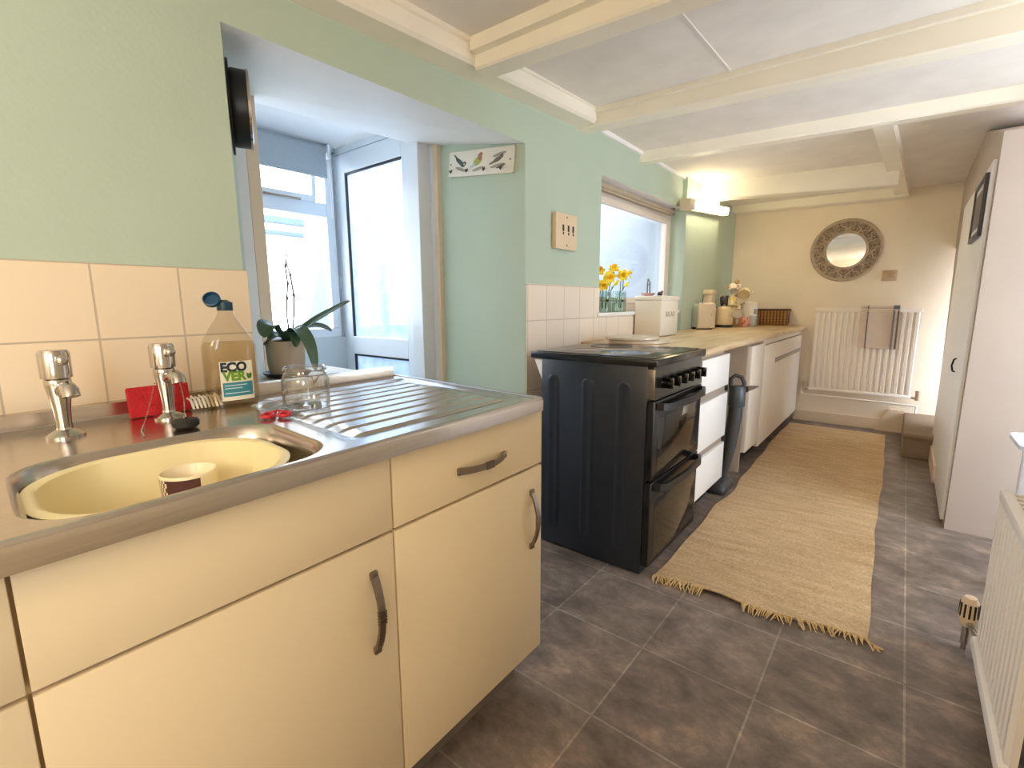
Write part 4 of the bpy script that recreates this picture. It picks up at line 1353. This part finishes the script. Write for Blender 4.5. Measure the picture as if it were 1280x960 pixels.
# ---------------------------------------------------------------- window sill: vases, daffodils
t = thing('window_blind', (-1.53, 3.28, 1.80), 'rolled up beige blind at the top of the kitchen window', 'blind')
BEI = mat('beige_blind_fabric', (176, 160, 140), 0.8, var=0.06, scale=30)
b = B(); b.cyl((-1.512, 2.64, 1.855), (-1.512, 3.88, 1.855), 0.022)
mk('roll', b, BEI, t)
mk('bottom_bar', B().box(-1.506, -1.494, 2.65, 3.87, 1.822, 1.836, 0.003), BEI, t)
for y in (2.632, 3.882):
    mk('bracket', B().box(-1.545, -1.488, y, y + 0.006, 1.83, 1.884, 0.002), NICKEL, t)

VG = glass_mat('pale_green_vase_glass', tint=(238, 246, 244), gloss=1.4)
WAT = glass_mat('vase_water', tint=(242, 249, 246), gloss=0.3)
TWN = mat('dark_twine', (58, 54, 48), 0.8)
vases = []
for i, (vx, vy, lab) in enumerate(((-1.490, 2.770, 'left glass jar vase on the window sill, holding most of the daffodils'), (-1.478, 2.955, 'right glass jar vase on the window sill, beside the fuller daffodil vase'))):
    z = 1.094
    v = thing('vase', (vx, vy, z), lab, 'vase', 'glass jar vases on the window sill')
    b = B(); b.lathe([(0.042, 0), (0.046, 0.004), (0.046, 0.118), (0.043, 0.124), (0.044, 0.134), (0.041, 0.134), (0.040, 0.122), (0.043, 0.116), (0.043, 0.006), (0.0, 0.005)], (vx, vy, z), 28)
    mk('vessel', b, VG, v, smooth=50)
    b = B(); b.lathe([(0.0425, 0.0065), (0.0425, 0.085), (0.0, 0.085)], (vx, vy, z), 24)
    mk('water', b, WAT, v)
    b = B(); b.tube([(vx + 0.0475 * math.cos(2 * PI * k / 28), vy + 0.0475 * math.sin(2 * PI * k / 28), z + 0.072) for k in range(28)], 0.0015, 6, True)
    b.ell((vx + 0.040, vy - 0.030, z + 0.072), (0.008, 0.008, 0.009), 8); b.tube([(vx + 0.043, vy - 0.032, z + 0.07), (vx + 0.046, vy - 0.036, z + 0.03)], 0.0018, 5)
    mk('twine', b, TWN, v)
    vases.append((vx, vy, z))
YEL = mat('daffodil_yellow', (255, 230, 70), 0.6, var=0.06, scale=30)
ORG = mat('daffodil_trumpet', (253, 208, 46), 0.6, var=0.06, scale=30)
STEM = mat('flower_stem_green', (84, 112, 62), 0.6, var=0.1)
BRC = mat('papery_bract', (136, 116, 88), 0.8)
def daffodil(root, head, look, label, size=0.040, bud=False):
    root, head, look = Vector(root), Vector(head), Vector(look).normalized()
    t = thing('daffodil', root, label, 'flower', 'daffodils in the window vases')
    neck = head - look * 0.022
    mid = (root + neck) / 2 + Vector((0, 0, 0.02))
    b = B(); b.tube([root, mid, neck + Vector((0, 0, 0.004)) - look * 0.006, neck, head - look * 0.004], 0.0030, 7)
    mk('stem', b, STEM, t)
    mk('bract', B().cyl(neck - look * 0.02 + Vector((0, 0, -0.01)), neck, 0.004, 0.005, 8), BRC, t)
    F = frame(head, look)
    if bud:
        b = B(); b.lathe([(0.004, -0.012), (0.011, 0.0), (0.012, 0.012), (0.006, 0.03), (0.0, 0.034)], seg=12, M=F)
        mk('petals', b, YEL, t)
        return t
    b = B()
    for k in range(6):
        R = F @ Matrix.Rotation(2 * PI * k / 6 + 0.2, 4, 'Z')
        rings = []
        for j in range(7):
            f = j / 6
            w = size * 0.42 * math.sin(PI * (0.12 + 0.86 * f)) ** 0.8
            r = size * f
            z = 0.010 * f * f - 0.006 * (k % 2)
            rings.append([R @ Vector((r, -w, z + 0.003)), R @ Vector((r, 0, z)), R @ Vector((r, w, z + 0.003)), R @ Vector((r, 0, z - 0.0012))])
        b.loft(rings)
    mk('petals', b, YEL, t, smooth=60)
    b = B()
    prof = [(0.009, 0.0), (0.012, 0.010), (0.013, 0.022), (0.018, 0.030), (0.0165, 0.030), (0.011, 0.021), (0.008, 0.006)]
    rings = []
    for r, z in prof:
        rings.append([(r * (1 + (0.10 * math.cos(8 * a) if z > 0.025 else 0)) * math.cos(a), r * (1 + (0.10 * math.cos(8 * a) if z > 0.025 else 0)) * math.sin(a), z) for a in [2 * PI * k / 32 for k in range(32)]])
    b.loft(rings, True, False, F)
    mk('trumpet', b, ORG, t, smooth=60)
    return t
v1, v2 = vases
daffodil((v1[0], v1[1] - 0.02, 1.12), (-1.50, 2.715, 1.345), (0.5, -0.5, 0.5), 'daffodil at the far left of the bunch, tall against the wall edge')
daffodil((v1[0] + 0.01, v1[1], 1.12), (-1.455, 2.765, 1.312), (0.7, -0.6, -0.1), 'large open daffodil facing the room, above the left vase', 0.044)
daffodil((v1[0] - 0.01, v1[1] + 0.01, 1.12), (-1.452, 2.685, 1.262), (0.6, -0.8, -0.3), 'lowest daffodil of the bunch, drooping over the left vase rim')
daffodil((v1[0], v1[1] + 0.02, 1.12), (-1.495, 2.905, 1.367), (0.3, -0.4, 0.7), 'topmost daffodil of the bunch, standing upright in the middle')
daffodil((v2[0], v2[1], 1.12), (-1.470, 2.975, 1.330), (0.6, -0.7, 0.1), 'daffodil above the right vase, facing the room')
daffodil((v2[0] + 0.01, v2[1] + 0.01, 1.12), (-1.475, 3.055, 1.342), (0.5, 0.3, 0.4), 'daffodil at the far right of the bunch, leaning away', 0.042)
daffodil((v1[0] + 0.01, v1[1] + 0.015, 1.12), (-1.470, 2.880, 1.272), (0.5, 0.2, 0.6), 'yellow daffodil bud low between the open flowers', bud=True)
daffodil((v2[0], v2[1] + 0.02, 1.12), (-1.470, 3.030, 1.268), (0.3, 0.6, 0.6), 'half closed daffodil bud on a dark stem above the right vase rim', bud=True)

# ---------------------------------------------------------------- things on the worktop
for (x, y, z, r, lab) in ((-1.170, 2.600, 0.930, 0.168, 'lower and wider of two flat round cream hob lids stacked on the worktop'), (-1.200, 2.575, 0.949, 0.150, 'upper and smaller of two flat round cream hob lids, on top')):
    b = B(); b.lathe([(r - 0.006, 0), (r, 0.003), (r, 0.012), (r - 0.006, 0.017), (r - 0.03, 0.0185), (0, 0.0185)], (x, y, z), 56)
    solo('hob_lid', b, mat('cream_enamel_lid', (216, 204, 186), 0.25, 0.15, var=0.03), lab, 'lid', 'round hob lids', smooth=30)

# bread bin
t = thing('bread_bin', (-1.335, 3.245, 0.93), 'white lidded bread bin with grey lettering on the worktop by the window', 'bread bin')
BIN = mat('cream_white_tin', (232, 222, 206), 0.35, var=0.015)
b = B(); b.box(-1.433, -1.245, 3.10, 3.405, 0.930, 1.170, 0.012)
bb_ = mk('bin_body', b, BIN, t)
b = B(); b.box(-1.438, -1.240, 3.095, 3.410, 1.166, 1.198, 0.010)
mk('lid', b, BIN, t)
vs, fs = text_faces('BREAD', 0.048, 0.0004, 0.0006, 1.15)
b = B(); TM = Matrix.Translation((-1.2445, 3.255, 1.075)) @ Matrix(((0, 0, 1, 0), (1, 0, 0, 0), (0, 1, 0, 0), (0, 0, 0, 1)))
b._add([TM @ v for v in vs], fs)
mk('lettering', b, mat('grey_print_soft', (150, 140, 128), 0.5), bb_, smooth=0)
# on the bin
t = thing('trinket_dish', (-1.385, 3.20, 1.198), 'small pink dish holding an upright wire stand on the bread bin', 'dish')
mk('dish', B().lathe([(0.028, 0), (0.034, 0.004), (0.050, 0.020), (0.047, 0.020), (0.030, 0.007), (0, 0.006)], (-1.385, 3.20, 1.198), 26), mat('pink_ceramic', (206, 158, 148), 0.4), t, smooth=50)
b = B()
b.tube([(-1.392, 3.20, 1.204), (-1.392, 3.20, 1.29), (-1.386, 3.20, 1.305), (-1.376, 3.20, 1.295), (-1.374, 3.20, 1.205)], 0.0045, 7)
b.tube([(-1.40, 3.205, 1.27), (-1.37, 3.195, 1.275)], 0.004, 6); b.ell((-1.388, 3.20, 1.308), 0.008, 8)
mk('wire_stand', b, mat('grey_wire', (110, 104, 100), 0.4, 0.6), t)
b = B(); b.ell((-1.315, 3.235, 1.213), (0.020, 0.016, 0.015), 16); b.ell((-1.300, 3.232, 1.226), (0.009, 0.008, 0.008), 10); b.lathe([(0.016, 0), (0.018, 0.004), (0.0, 0.006)], (-1.315, 3.235, 1.198), 16)
solo('pebble_ornament', b, mat('dark_brown_stone', (84, 62, 56), 0.4, var=0.2), 'little dark brown ornament beside the pink dish on the bread bin', 'ornament')

# toaster
t = thing('toaster', (-1.33, 4.12, 0.93), 'chrome sided toaster with cream ends beside the bread bin', 'toaster')
TMx = Matrix.Translation((-1.342, 4.236, 0.93)) @ Matrix.Rotation(math.atan2(-0.66, 0.75), 4, 'Z')  # +x local end faces the room
CRM = mat('cream_appliance_plastic', (222, 206, 180), 0.35, var=0.015)
def sect(x, w, h, z0=0.018):
    return [(x, y, z) for y, z in [(-w / 2, z0), (w / 2, z0)] + [(w / 2 * (math.cos(a) * 0.35 + 0.65), h - 0.045 + 0.045 * math.sin(a)) for a in [PI * k / 12 for k in range(7)]] + [(-w / 2 * (math.cos(a) * 0.35 + 0.65), h - 0.045 + 0.045 * math.sin(a)) for a in [PI * k / 12 for k in range(6, -1, -1)]]]
b = B(); b.loft([sect(x, 0.150, 0.215) for x in (-0.055, 0.045)], True, True, TMx)
mk('chrome_body', b, mat('satin_aluminium', (226, 226, 228), 0.32, 0.35, var=0.03), t)
for s, e in ((0.045, 0.080), (-0.065, -0.054)):
    b = B(); b.loft([sect(s, 0.158, 0.222, 0.008), sect((s + e) / 2 + (0.006 if s > 0 else -0.002), 0.158, 0.222, 0.008), sect(e if s > 0 else s - 0.005, 0.140, 0.210, 0.014)], True, True, TMx)
    mk('end_cap', b, CRM, t)
mk('base', B().box(-0.055, 0.06, -0.06, 0.06, 0, 0.02, M=TMx), BLACK, t)
b = B(); b.box(-0.05, 0.04, -0.045, -0.015, 0.2145, 0.2162, M=TMx); b.box(-0.05, 0.04, 0.015, 0.045, 0.2145, 0.2162, M=TMx)
mk('bread_slot', b, BLACK, t)
mk('lever', B().box(0.080, 0.094, 0.03, 0.055, 0.12, 0.135, 0.003, M=TMx), CRM, t)

# tin behind
t = thing('storage_tin', (-1.36, 4.50, 0.93), 'tall pale lidded tin standing behind the chrome toaster', 'tin')
mk('tin_body', B().box(-1.410, -1.335, 4.44, 4.54, 0.930, 1.225, 0.010), CRM, t)
mk('lid', B().box(-1.413, -1.325, 4.43, 4.55, 1.222, 1.262, 0.008), CRM, t)
# textured canister with black base
t = thing('kettle', (-1.285, 4.66, 0.93), 'cream textured kettle on black base between toaster and mug tree', 'kettle')
KM = Matrix.Translation((-1.285, 4.66, 0.93)) @ Matrix.Scale(0.9, 4) @ Matrix.Rotation(math.radians(-12), 4, 'Z')
mk('base', B().lathe([(0.082, 0), (0.086, 0.004), (0.086, 0.020), (0.078, 0.026), (0, 0.026)], seg=32, M=KM), BLACK, t)
kt = mat('cream_textured_enamel', (224, 206, 170), 0.4, var=0.05, scale=60, bump=0.5, bscale=70)
mk('body', B().lathe([(0.080, 0.027), (0.082, 0.035), (0.080, 0.10), (0.072, 0.170), (0.066, 0.195), (0.055, 0.205), (0.02, 0.212), (0, 0.213)], seg=36, M=KM), kt, t, smooth=50)
mk('lid_knob', B().lathe([(0.008, 0.211), (0.013, 0.222), (0.011, 0.230), (0, 0.232)], seg=16, M=KM), CHROME, t)
b = B(); b.tube([KM @ Vector(p) for p in ((-0.066, 0, 0.19), (-0.10, 0, 0.205), (-0.115, 0, 0.18), (-0.115, 0, 0.10), (-0.10, 0, 0.06), (-0.082, 0, 0.06))], 0.009, 10)
mk('handle', b, CHROME, t)
b = B(); b.tube([KM @ Vector(p) for p in ((0.070, 0, 0.14), (0.092, 0, 0.165), (0.106, 0, 0.195))], [0.02, 0.014, 0.010], 10)
mk('spout', b, kt, t)

# mug tree and mugs
MTX, MTY = -1.275, 4.985
t = thing('mug_tree', (MTX, MTY, 0.93), 'wooden mug tree holding patterned mugs on the worktop corner', 'mug tree')
OAK = mat('light_oak', (198, 156, 98), 0.5, var=0.12, scale=12, stretch=(6, 6, 0.8))
mk('base', B().lathe([(0.078, 0), (0.082, 0.006), (0.080, 0.016), (0.03, 0.022), (0, 0.022)], (MTX, MTY, 0.93), 30), OAK, t)
mk('post', B().lathe([(0.014, 0.02), (0.012, 0.05), (0.012, 0.36), (0.015, 0.375), (0.022, 0.40), (0.020, 0.425), (0.010, 0.437), (0, 0.438)], (MTX, MTY, 0.93), 20), OAK, t, smooth=60)
pegs = []
for k, (a, z) in enumerate(((-10, 0.31), (80, 0.31), (170, 0.31), (260, 0.31), (-70, 0.18), (20, 0.18), (200, 0.17), (110, 0.18))):
    d = Vector((math.cos(math.radians(a)), math.sin(math.radians(a)), 0.55)).normalized()
    p = Vector((MTX, MTY, 0.93 + z))
    if k < 7:
        b = B(); b.cyl(p, p + d * 0.085, 0.006, 0.005, 8); b.ell(p + d * 0.085, 0.0075, 8)
        mk('peg', b, OAK, t)
    pegs.append((p, d))
def mug(c, ax, roll, label, m, spot=None, r=0.042, h=0.088, group='mugs around the mug tree'):
    """mug whose base centre is at c and whose open end points along ax"""
    F = frame(c, ax, roll)
    t = thing('mug', c, label, 'mug', group)
    b = B(); b.lathe([(r * 0.8, 0), (r * 0.95, 0.003), (r, 0.012), (r, h - 0.002), (r - 0.001, h), (r - 0.004, h - 0.001), (r - 0.005, 0.010), (0, 0.008)], seg=28, M=F)
    mk('vessel', b, m, t, smooth=50)
    b = B(); b.tube([F @ Vector((r - 0.003 + x, 0, z)) for x, z in ((0, h * 0.85), (0.018, h * 0.86), (0.030, h * 0.70), (0.031, h * 0.40), (0.020, h * 0.2), (0, h * 0.17))], 0.0055, 8)
    mk('handle', b, m, t)
    if spot:
        b = B(); rnd = random.Random(len(label))
        for k in range(26):
            a, z = rnd.uniform(0, 2 * PI), rnd.uniform(0.012, h - 0.012)
            q = rnd.uniform(0.005, 0.010)
            b._add([F @ Vector((math.cos(a + q / r * math.cos(j)) * (r + 0.0006), math.sin(a + q / r * math.cos(j)) * (r + 0.0006), z + q * math.sin(j))) for j in [2 * PI * i / 8 for i in range(8)]], [list(range(8))])
        mk('pattern', b, spot, t, smooth=0)
    return t
def glaze(n, c): return mat(n, c, 0.25, var=0.03)
PUR = mat('purple_print', (84, 62, 96), 0.4); CRP = glaze('cream_mug_glaze', (236, 222, 190)); WHP = glaze('white_mug_glaze', (240, 234, 224))
mug((-1.350, 4.870, 1.205), (0.25, -0.35, -0.9), 2.2, 'dark grey and purple mug hanging at the upper left of the mug tree', glaze('dark_grey_glaze', (84, 76, 76)), PUR)
mug((-1.277, 4.835, 1.300), (0.35, -0.75, -0.55), 0.6, 'orange patterned white mug hanging highest on the mug tree', WHP, mat('orange_print', (200, 112, 44), 0.4), r=0.040)
mug((-1.258, 4.815, 1.192), (0.1, -0.45, -0.9), -0.6, 'yellow flowered mug hanging at the front middle of the mug tree', CRP, mat('yellow_print', (214, 190, 70), 0.4), r=0.041)
mug((-1.190, 4.915, 1.245), (0.20, -0.92, -0.30), 0.2, 'large cream mug hanging mouth towards the room at the right', CRP, mat('beige_print', (190, 170, 130), 0.4), r=0.052, h=0.085)
mug((-1.222, 4.855, 1.045), (0.25, -0.94, 0.12), 1.3, 'white mug hanging low on the mug tree with its mouth facing out', WHP, None, r=0.045)
mug((-1.320, 4.915, 1.045), (-0.2, -0.5, -0.8), 2.5, 'dark plum mug hanging low at the left of the mug tree', glaze('plum_glaze', (96, 58, 66)), None)
# white utensil jar behind, pink mug, tumbler
t = thing('storage_jar', (-1.205, 5.195, 0.93), 'white ceramic storage jar with small label beside the mug tree', 'jar')
mk('vessel', B().lathe([(0.070, 0), (0.076, 0.004), (0.078, 0.02), (0.078, 0.19), (0.074, 0.205), (0.0, 0.207)], (-1.205, 5.195, 0.93), 34), WHP, t, smooth=50)
mk('lid', B().lathe([(0.080, 0.205), (0.081, 0.215), (0.070, 0.226), (0.015, 0.230), (0.013, 0.245), (0.0, 0.247)], (-1.205, 5.195, 0.93), 34), WHP, t, smooth=50)
b = B(); b.grid(lambda u, v: (-1.205 + 0.0788 * math.cos(-0.75 + 0.55 * u), 5.195 + 0.0788 * math.sin(-0.75 + 0.55 * u), 1.04 + 0.05 * v), 8, 2)
mk('label', b, mat('grey_label', (150, 150, 148), 0.5), t)
mug((-1.165, 4.88, 0.93), (0, 0, 1), 0.35, 'pink and cream mug standing on the worktop in front of the white jar', glaze('salmon_glaze', (226, 172, 148)), mat('red_print', (196, 96, 76), 0.4), r=0.046, h=0.092, group='mugs around the mug tree')
t = thing('tumbler', (-1.115, 5.02, 0.93), 'clear glass tumbler in front of the wicker basket', 'glass')
mk('vessel', B().lathe([(0.034, 0), (0.038, 0.003), (0.044, 0.098), (0.042, 0.099), (0.036, 0.010), (0, 0.008)], (-1.115, 5.02, 0.93), 28), JG, t, smooth=50)
# wicker basket
def wicker():
    m = D.materials.new('dark_wicker'); m.use_nodes = True
    nt = m.node_tree; bs = nt.nodes['Principled BSDF']
    tc = nt.nodes.new('ShaderNodeTexCoord')
    w1_ = nt.nodes.new('ShaderNodeTexWave'); w1_.bands_direction = 'Z'; w1_.inputs['Scale'].default_value = 22; w1_.inputs['Distortion'].default_value = 1.5
    w2_ = nt.nodes.new('ShaderNodeTexWave'); w2_.bands_direction = 'X'; w2_.inputs['Scale'].default_value = 11; w2_.inputs['Distortion'].default_value = 1
    nt.links.new(tc.outputs['Object'], w1_.inputs['Vector']); nt.links.new(tc.outputs['Object'], w2_.inputs['Vector'])
    mu = nt.nodes.new('ShaderNodeMath'); mu.operation = 'MULTIPLY'
    nt.links.new(w1_.outputs['Fac'], mu.inputs[0]); nt.links.new(w2_.outputs['Fac'], mu.inputs[1])
    r = nt.nodes.new('ShaderNodeValToRGB')
    r.color_ramp.elements[0].color = (*lin((92, 58, 24)), 1); r.color_ramp.elements[1].color = (*lin((190, 140, 70)), 1); r.color_ramp.elements[1].position = 0.6
    nt.links.new(mu.outputs[0], r.inputs['Fac']); nt.links.new(r.outputs['Color'], bs.inputs['Base Color'])
    bs.inputs['Roughness'].default_value = 0.7
    bp = nt.nodes.new('ShaderNodeBump'); bp.inputs['Strength'].default_value = 0.8; bp.inputs['Distance'].default_value = 0.006
    nt.links.new(mu.outputs[0], bp.inputs['Height']); nt.links.new(bp.outputs['Normal'], bs.inputs['Normal'])
    return m
WK = wicker()
t = thing('wicker_basket', (-1.00, 5.32, 0.93), 'brown rectangular wicker basket at the far end of the worktop', 'basket')
b = B()
X0b, X1b, Y0b, Y1b = -1.160, -0.878, 5.285, 5.438
b.loft([[(x, y, z) for x, y in rrect(X0b + i, X1b - i, Y0b + i, Y1b - i, 0.02, 4)] for i, z in ((0.015, 0.93), (0.004, 0.95), (0.0, 1.075), (0.010, 1.075), (0.014, 0.95), (0.03, 0.944))])
mk('weave', b, WK, t)
b = B(); q = rrect(X0b + 0.002, X1b - 0.002, Y0b + 0.002, Y1b - 0.002, 0.02, 4); b.tube([(x, y, 1.080) for x, y in q], 0.010, 8, True)
mk('rim', b, mat('dark_cane', (84, 52, 26), 0.6, var=0.2, scale=50), t)

# strip light on the pier
t = thing('strip_light', (-1.36, 4.29, 1.93), 'lit fluorescent strip light on the green wall beside the window', 'light')
A0, A1 = Vector((-1.383, 3.80, 1.885)), Vector((-1.383, 4.80, 1.965))
def barx(p, q, cx0, cx1, cz0, cz1):
    return [[(p.x + cx0, p.y, p.z + cz0), (p.x + cx1, p.y, p.z + cz0), (p.x + cx1, p.y, p.z + cz1), (p.x + cx0, p.y, p.z + cz1)], [(q.x + cx0, q.y, q.z + cz0), (q.x + cx1, q.y, q.z + cz0), (q.x + cx1, q.y, q.z + cz1), (q.x + cx0, q.y, q.z + cz1)]]
b = B(); b.loft(barx(A0, A1, -0.034, 0.004, -0.035, 0.025))
mk('housing', b, mat('ivory_lamp_housing', (214, 200, 170), 0.4), t)
b = B(); b.cyl(A0 + Vector((0.026, 0.12, 0.012)), A1 + Vector((0.026, -0.02, 0.012)), 0.022)
mk('tube', b, emit_mat('lit_tube', (255, 238, 200), 19.0), t)
b = B(); b.loft(barx(A0 - Vector((0, 0.012, 0)), A0 + Vector((0, 0.10, 0.008)), -0.034, 0.045, -0.038, 0.04))
mk('end_cap', b, mat('ivory_lamp_housing', (214, 200, 170), 0.4), t)
b = B(); b.loft(barx(A1 - Vector((0, 0.02, 0.002)), A1 + Vector((0, 0.012, 0)), -0.034, 0.045, -0.030, 0.036))
mk('end_cap', b, mat('ivory_lamp_housing', (214, 200, 170), 0.4), t)

# ---------------------------------------------------------------- back wall
mc = Vector((-0.482, YB, 1.617))
MM = frame(mc, (0, -1, 0))
t = thing('mirror', mc, 'round mirror in carved taupe openwork frame on the back wall', 'mirror')
TAU = mat('carved_taupe_wood', (184, 166, 146), 0.6, var=0.12, scale=30)
b = B()
b.lathe([(0.250, 0.0), (0.275, 0.002), (0.278, 0.014), (0.268, 0.024), (0.254, 0.022), (0.248, 0.012)], seg=64, M=MM, caps=False)
b.lathe([(0.152, 0.004), (0.150, 0.018), (0.156, 0.026), (0.168, 0.024), (0.174, 0.012), (0.172, 0.004)], seg=64, M=MM, caps=False)
mk('frame', b, TAU, t, smooth=60)
b = B(); b.lathe([(0.26, 0.001), (0.16, 0.001), (0.16, 0.004), (0.26, 0.004)], seg=64, M=MM, caps=False)
mk('backing', b, mat('taupe_backing', (150, 132, 114), 0.8), t)
b = B()
N = 22
for k in range(N):
    a = 2 * PI * k / N
    R = MM @ Matrix.Rotation(a, 4, 'Z')
    b.tube([R @ Vector((0.172 + 0.080 * s, 0.024 * math.sin(s * 2 * PI) * (1 if k % 2 else -1), 0.014)) for s in [i / 8 for i in range(9)]], 0.0075, 7)
    for s, w in ((0.195, 0.012), (0.220, 0.016), (0.238, 0.010)):
        for q in (-1, 1):
            b.ell((0, 0, 0), (0.014, 0.0065, 0.006), 8, M=R @ Matrix.Translation((s, q * w * 1.1, 0.013)) @ Matrix.Rotation(q * 0.8, 4, 'Z'))
mk('carving', b, TAU, t, smooth=60)
b = B(); b.lathe([(0.155, 0.006), (0.155, 0.009), (0.0, 0.009)], seg=64, M=MM)
mm = D.materials.new('mirror_silver'); mm.use_nodes = True
mb = mm.node_tree.nodes['Principled BSDF']; mb.inputs['Base Color'].default_value = (0.9, 0.9, 0.88, 1); mb.inputs['Metallic'].default_value = 1; mb.inputs['Roughness'].default_value = 0.02
mk('mirror_glass', b, mm, t)

t = thing('light_switch', (-0.145, YB, 1.335), 'small beige double switch plate on the back wall right of the mirror', 'switch')
SWM = mat('beige_switch', (196, 172, 142), 0.4)
p_ = mk('plate', B().box(-0.198, -0.092, YB - 0.012, YB, 1.335, 1.427, 0.003), SWM, t)
for x in (-0.170, -0.120):
    mk('rocker', B().box(x - 0.016, x + 0.016, YB - 0.017, YB - 0.010, 1.362, 1.400, 0.003), SWM, p_)

# towel over the radiator
t = thing('towel', (-0.18, YB - 0.08, 0.74), 'pale tea towel with grey stripe hung over the back wall radiator', 'towel')
TWL = mat('pale_towel_cotton', (218, 202, 190), 0.9, var=0.04, scale=60, bump=0.3, bscale=250)
STR = mat('grey_towel_stripe', (112, 112, 114), 0.9, var=0.08, scale=60)
def drape(xa, xb, off, zb, nx=9):
    def f(u, v):
        x = xa + (xb - xa) * u
        L = 0.36 * v
        if L < 0.30 and v < 0.90:
            s = v / 0.90
            y = YB - 0.094 - off - 0.004 * math.sin(u * 7 + 1)
            z = zb + (1.105 - zb) * s
        else:
            s = (v - 0.90) / 0.10
            a = PI * s
            y = YB - 0.067 - (0.027 + off) * math.cos(a)
            z = 1.105 + (0.008 + off) * math.sin(a)
        return (x + 0.004 * (1 - v), y, z)
    return f
def cloth(xa, xb, off, zb):
    b = B(); f = drape(xa, xb, off, zb)
    b.grid(f, 9, 30)
    g = drape(xa, xb, off - 0.004, zb)
    b.grid(g, 9, 30)
    return b
b = cloth(-0.312, -0.042, 0.008, 0.745)
mk('cloth', b, TWL, t, smooth=60)
b = cloth(-0.086, -0.044, 0.0125, 0.744)
mk('stripe', b, STR, t, smooth=60, label='wide dark grey stripe')
b = cloth(-0.266, -0.258, 0.0125, 0.744)
mk('fold_line', b, STR, t, smooth=60)
b = B(); b.box(-0.312, -0.046, YB - 0.1045, YB - 0.100, 0.748, 0.764, 0.001)
mk('hem', b, TWL, t)

# picture on the cupboard
t = thing('framed_picture', (0.25, 3.5, 1.48), 'dark framed picture hung high on the white cupboard door', 'picture')
mk('mount', B().box(0.237, 0.246, 3.32, 3.74, 1.49, 1.73), mat('pale_mount', (220, 214, 206), 0.6), t)
b = B()
b.box(0.229, 0.247, 3.30, 3.325, 1.465, 1.755, 0.002); b.box(0.229, 0.247, 3.735, 3.76, 1.465, 1.755, 0.002)
b.box(0.229, 0.247, 3.325, 3.735, 1.73, 1.755, 0.002); b.box(0.229, 0.247, 3.325, 3.735, 1.465, 1.49, 0.002)
mk('frame', b, mat('charcoal_frame', (62, 58, 62), 0.4), t)
mk('print', B().box(0.2355, 0.237, 3.345, 3.715, 1.52, 1.70), mat('dark_print', (88, 84, 92), 0.4, var=0.5, scale=12), t)
# ---------------------------------------------------------------- light
w = D.worlds.new('sky')
SC.world = w
w.use_nodes = True
bg = w.node_tree.nodes['Background']
bg.inputs['Color'].default_value = (0.82, 0.91, 1.0, 1)
bg.inputs['Strength'].default_value = 6.0
SC.view_settings.exposure = 0.6
SC.cycles.max_bounces = 12
SC.cycles.diffuse_bounces = 7
SC.cycles.transparent_max_bounces = 24


def area(name, loc, target, sx, sy, power, rgb, portal=False):
    l = D.lights.new(name, 'AREA')
    l.shape = 'RECTANGLE'
    l.size = sx
    l.size_y = sy
    l.energy = power
    l.color = rgb
    l.cycles.is_portal = portal
    o = D.objects.new(name, l)
    COL.objects.link(o)
    o.location = loc
    o.rotation_euler = (Vector(target) - Vector(loc)).to_track_quat('-Z', 'Y').to_euler()
    return o


# daylight reaches the room through these openings (light portals)
area('porch_window_portal', (-3.10, 1.25, 1.53), (0, 1.25, 1.53), 1.25, 1.2, 1, (1, 1, 1), True)
area('porch_door_portal', (-2.64, 1.96, 1.1), (-2.64, 0, 1.1), 0.6, 1.8, 1, (1, 1, 1), True)
area('kitchen_window_portal', (-1.62, 3.28, 1.48), (0, 3.28, 1.48), 1.3, 0.78, 1, (1, 1, 1), True)
area('fill_window_portal', (0.52, -0.8, 1.435), (-1, -0.8, 1.435), 0.8, 1.0, 1, (1, 1, 1), True)  # portal of the added fill window
area('alcove_window_portal', (1.37, 2.67, 1.085), (0, 2.67, 1.085), 1.0, 1.93, 1, (1, 1, 1), True)
# the ceiling lamp of the near end of the kitchen
l = D.lights.new('ceiling_lamp', 'POINT')
l.energy = 20
l.color = (1.0, 0.83, 0.60)
l.shadow_soft_size = 0.22
o = D.objects.new('ceiling_lamp', l)
COL.objects.link(o)
o.location = (-0.35, -1.1, 1.5)
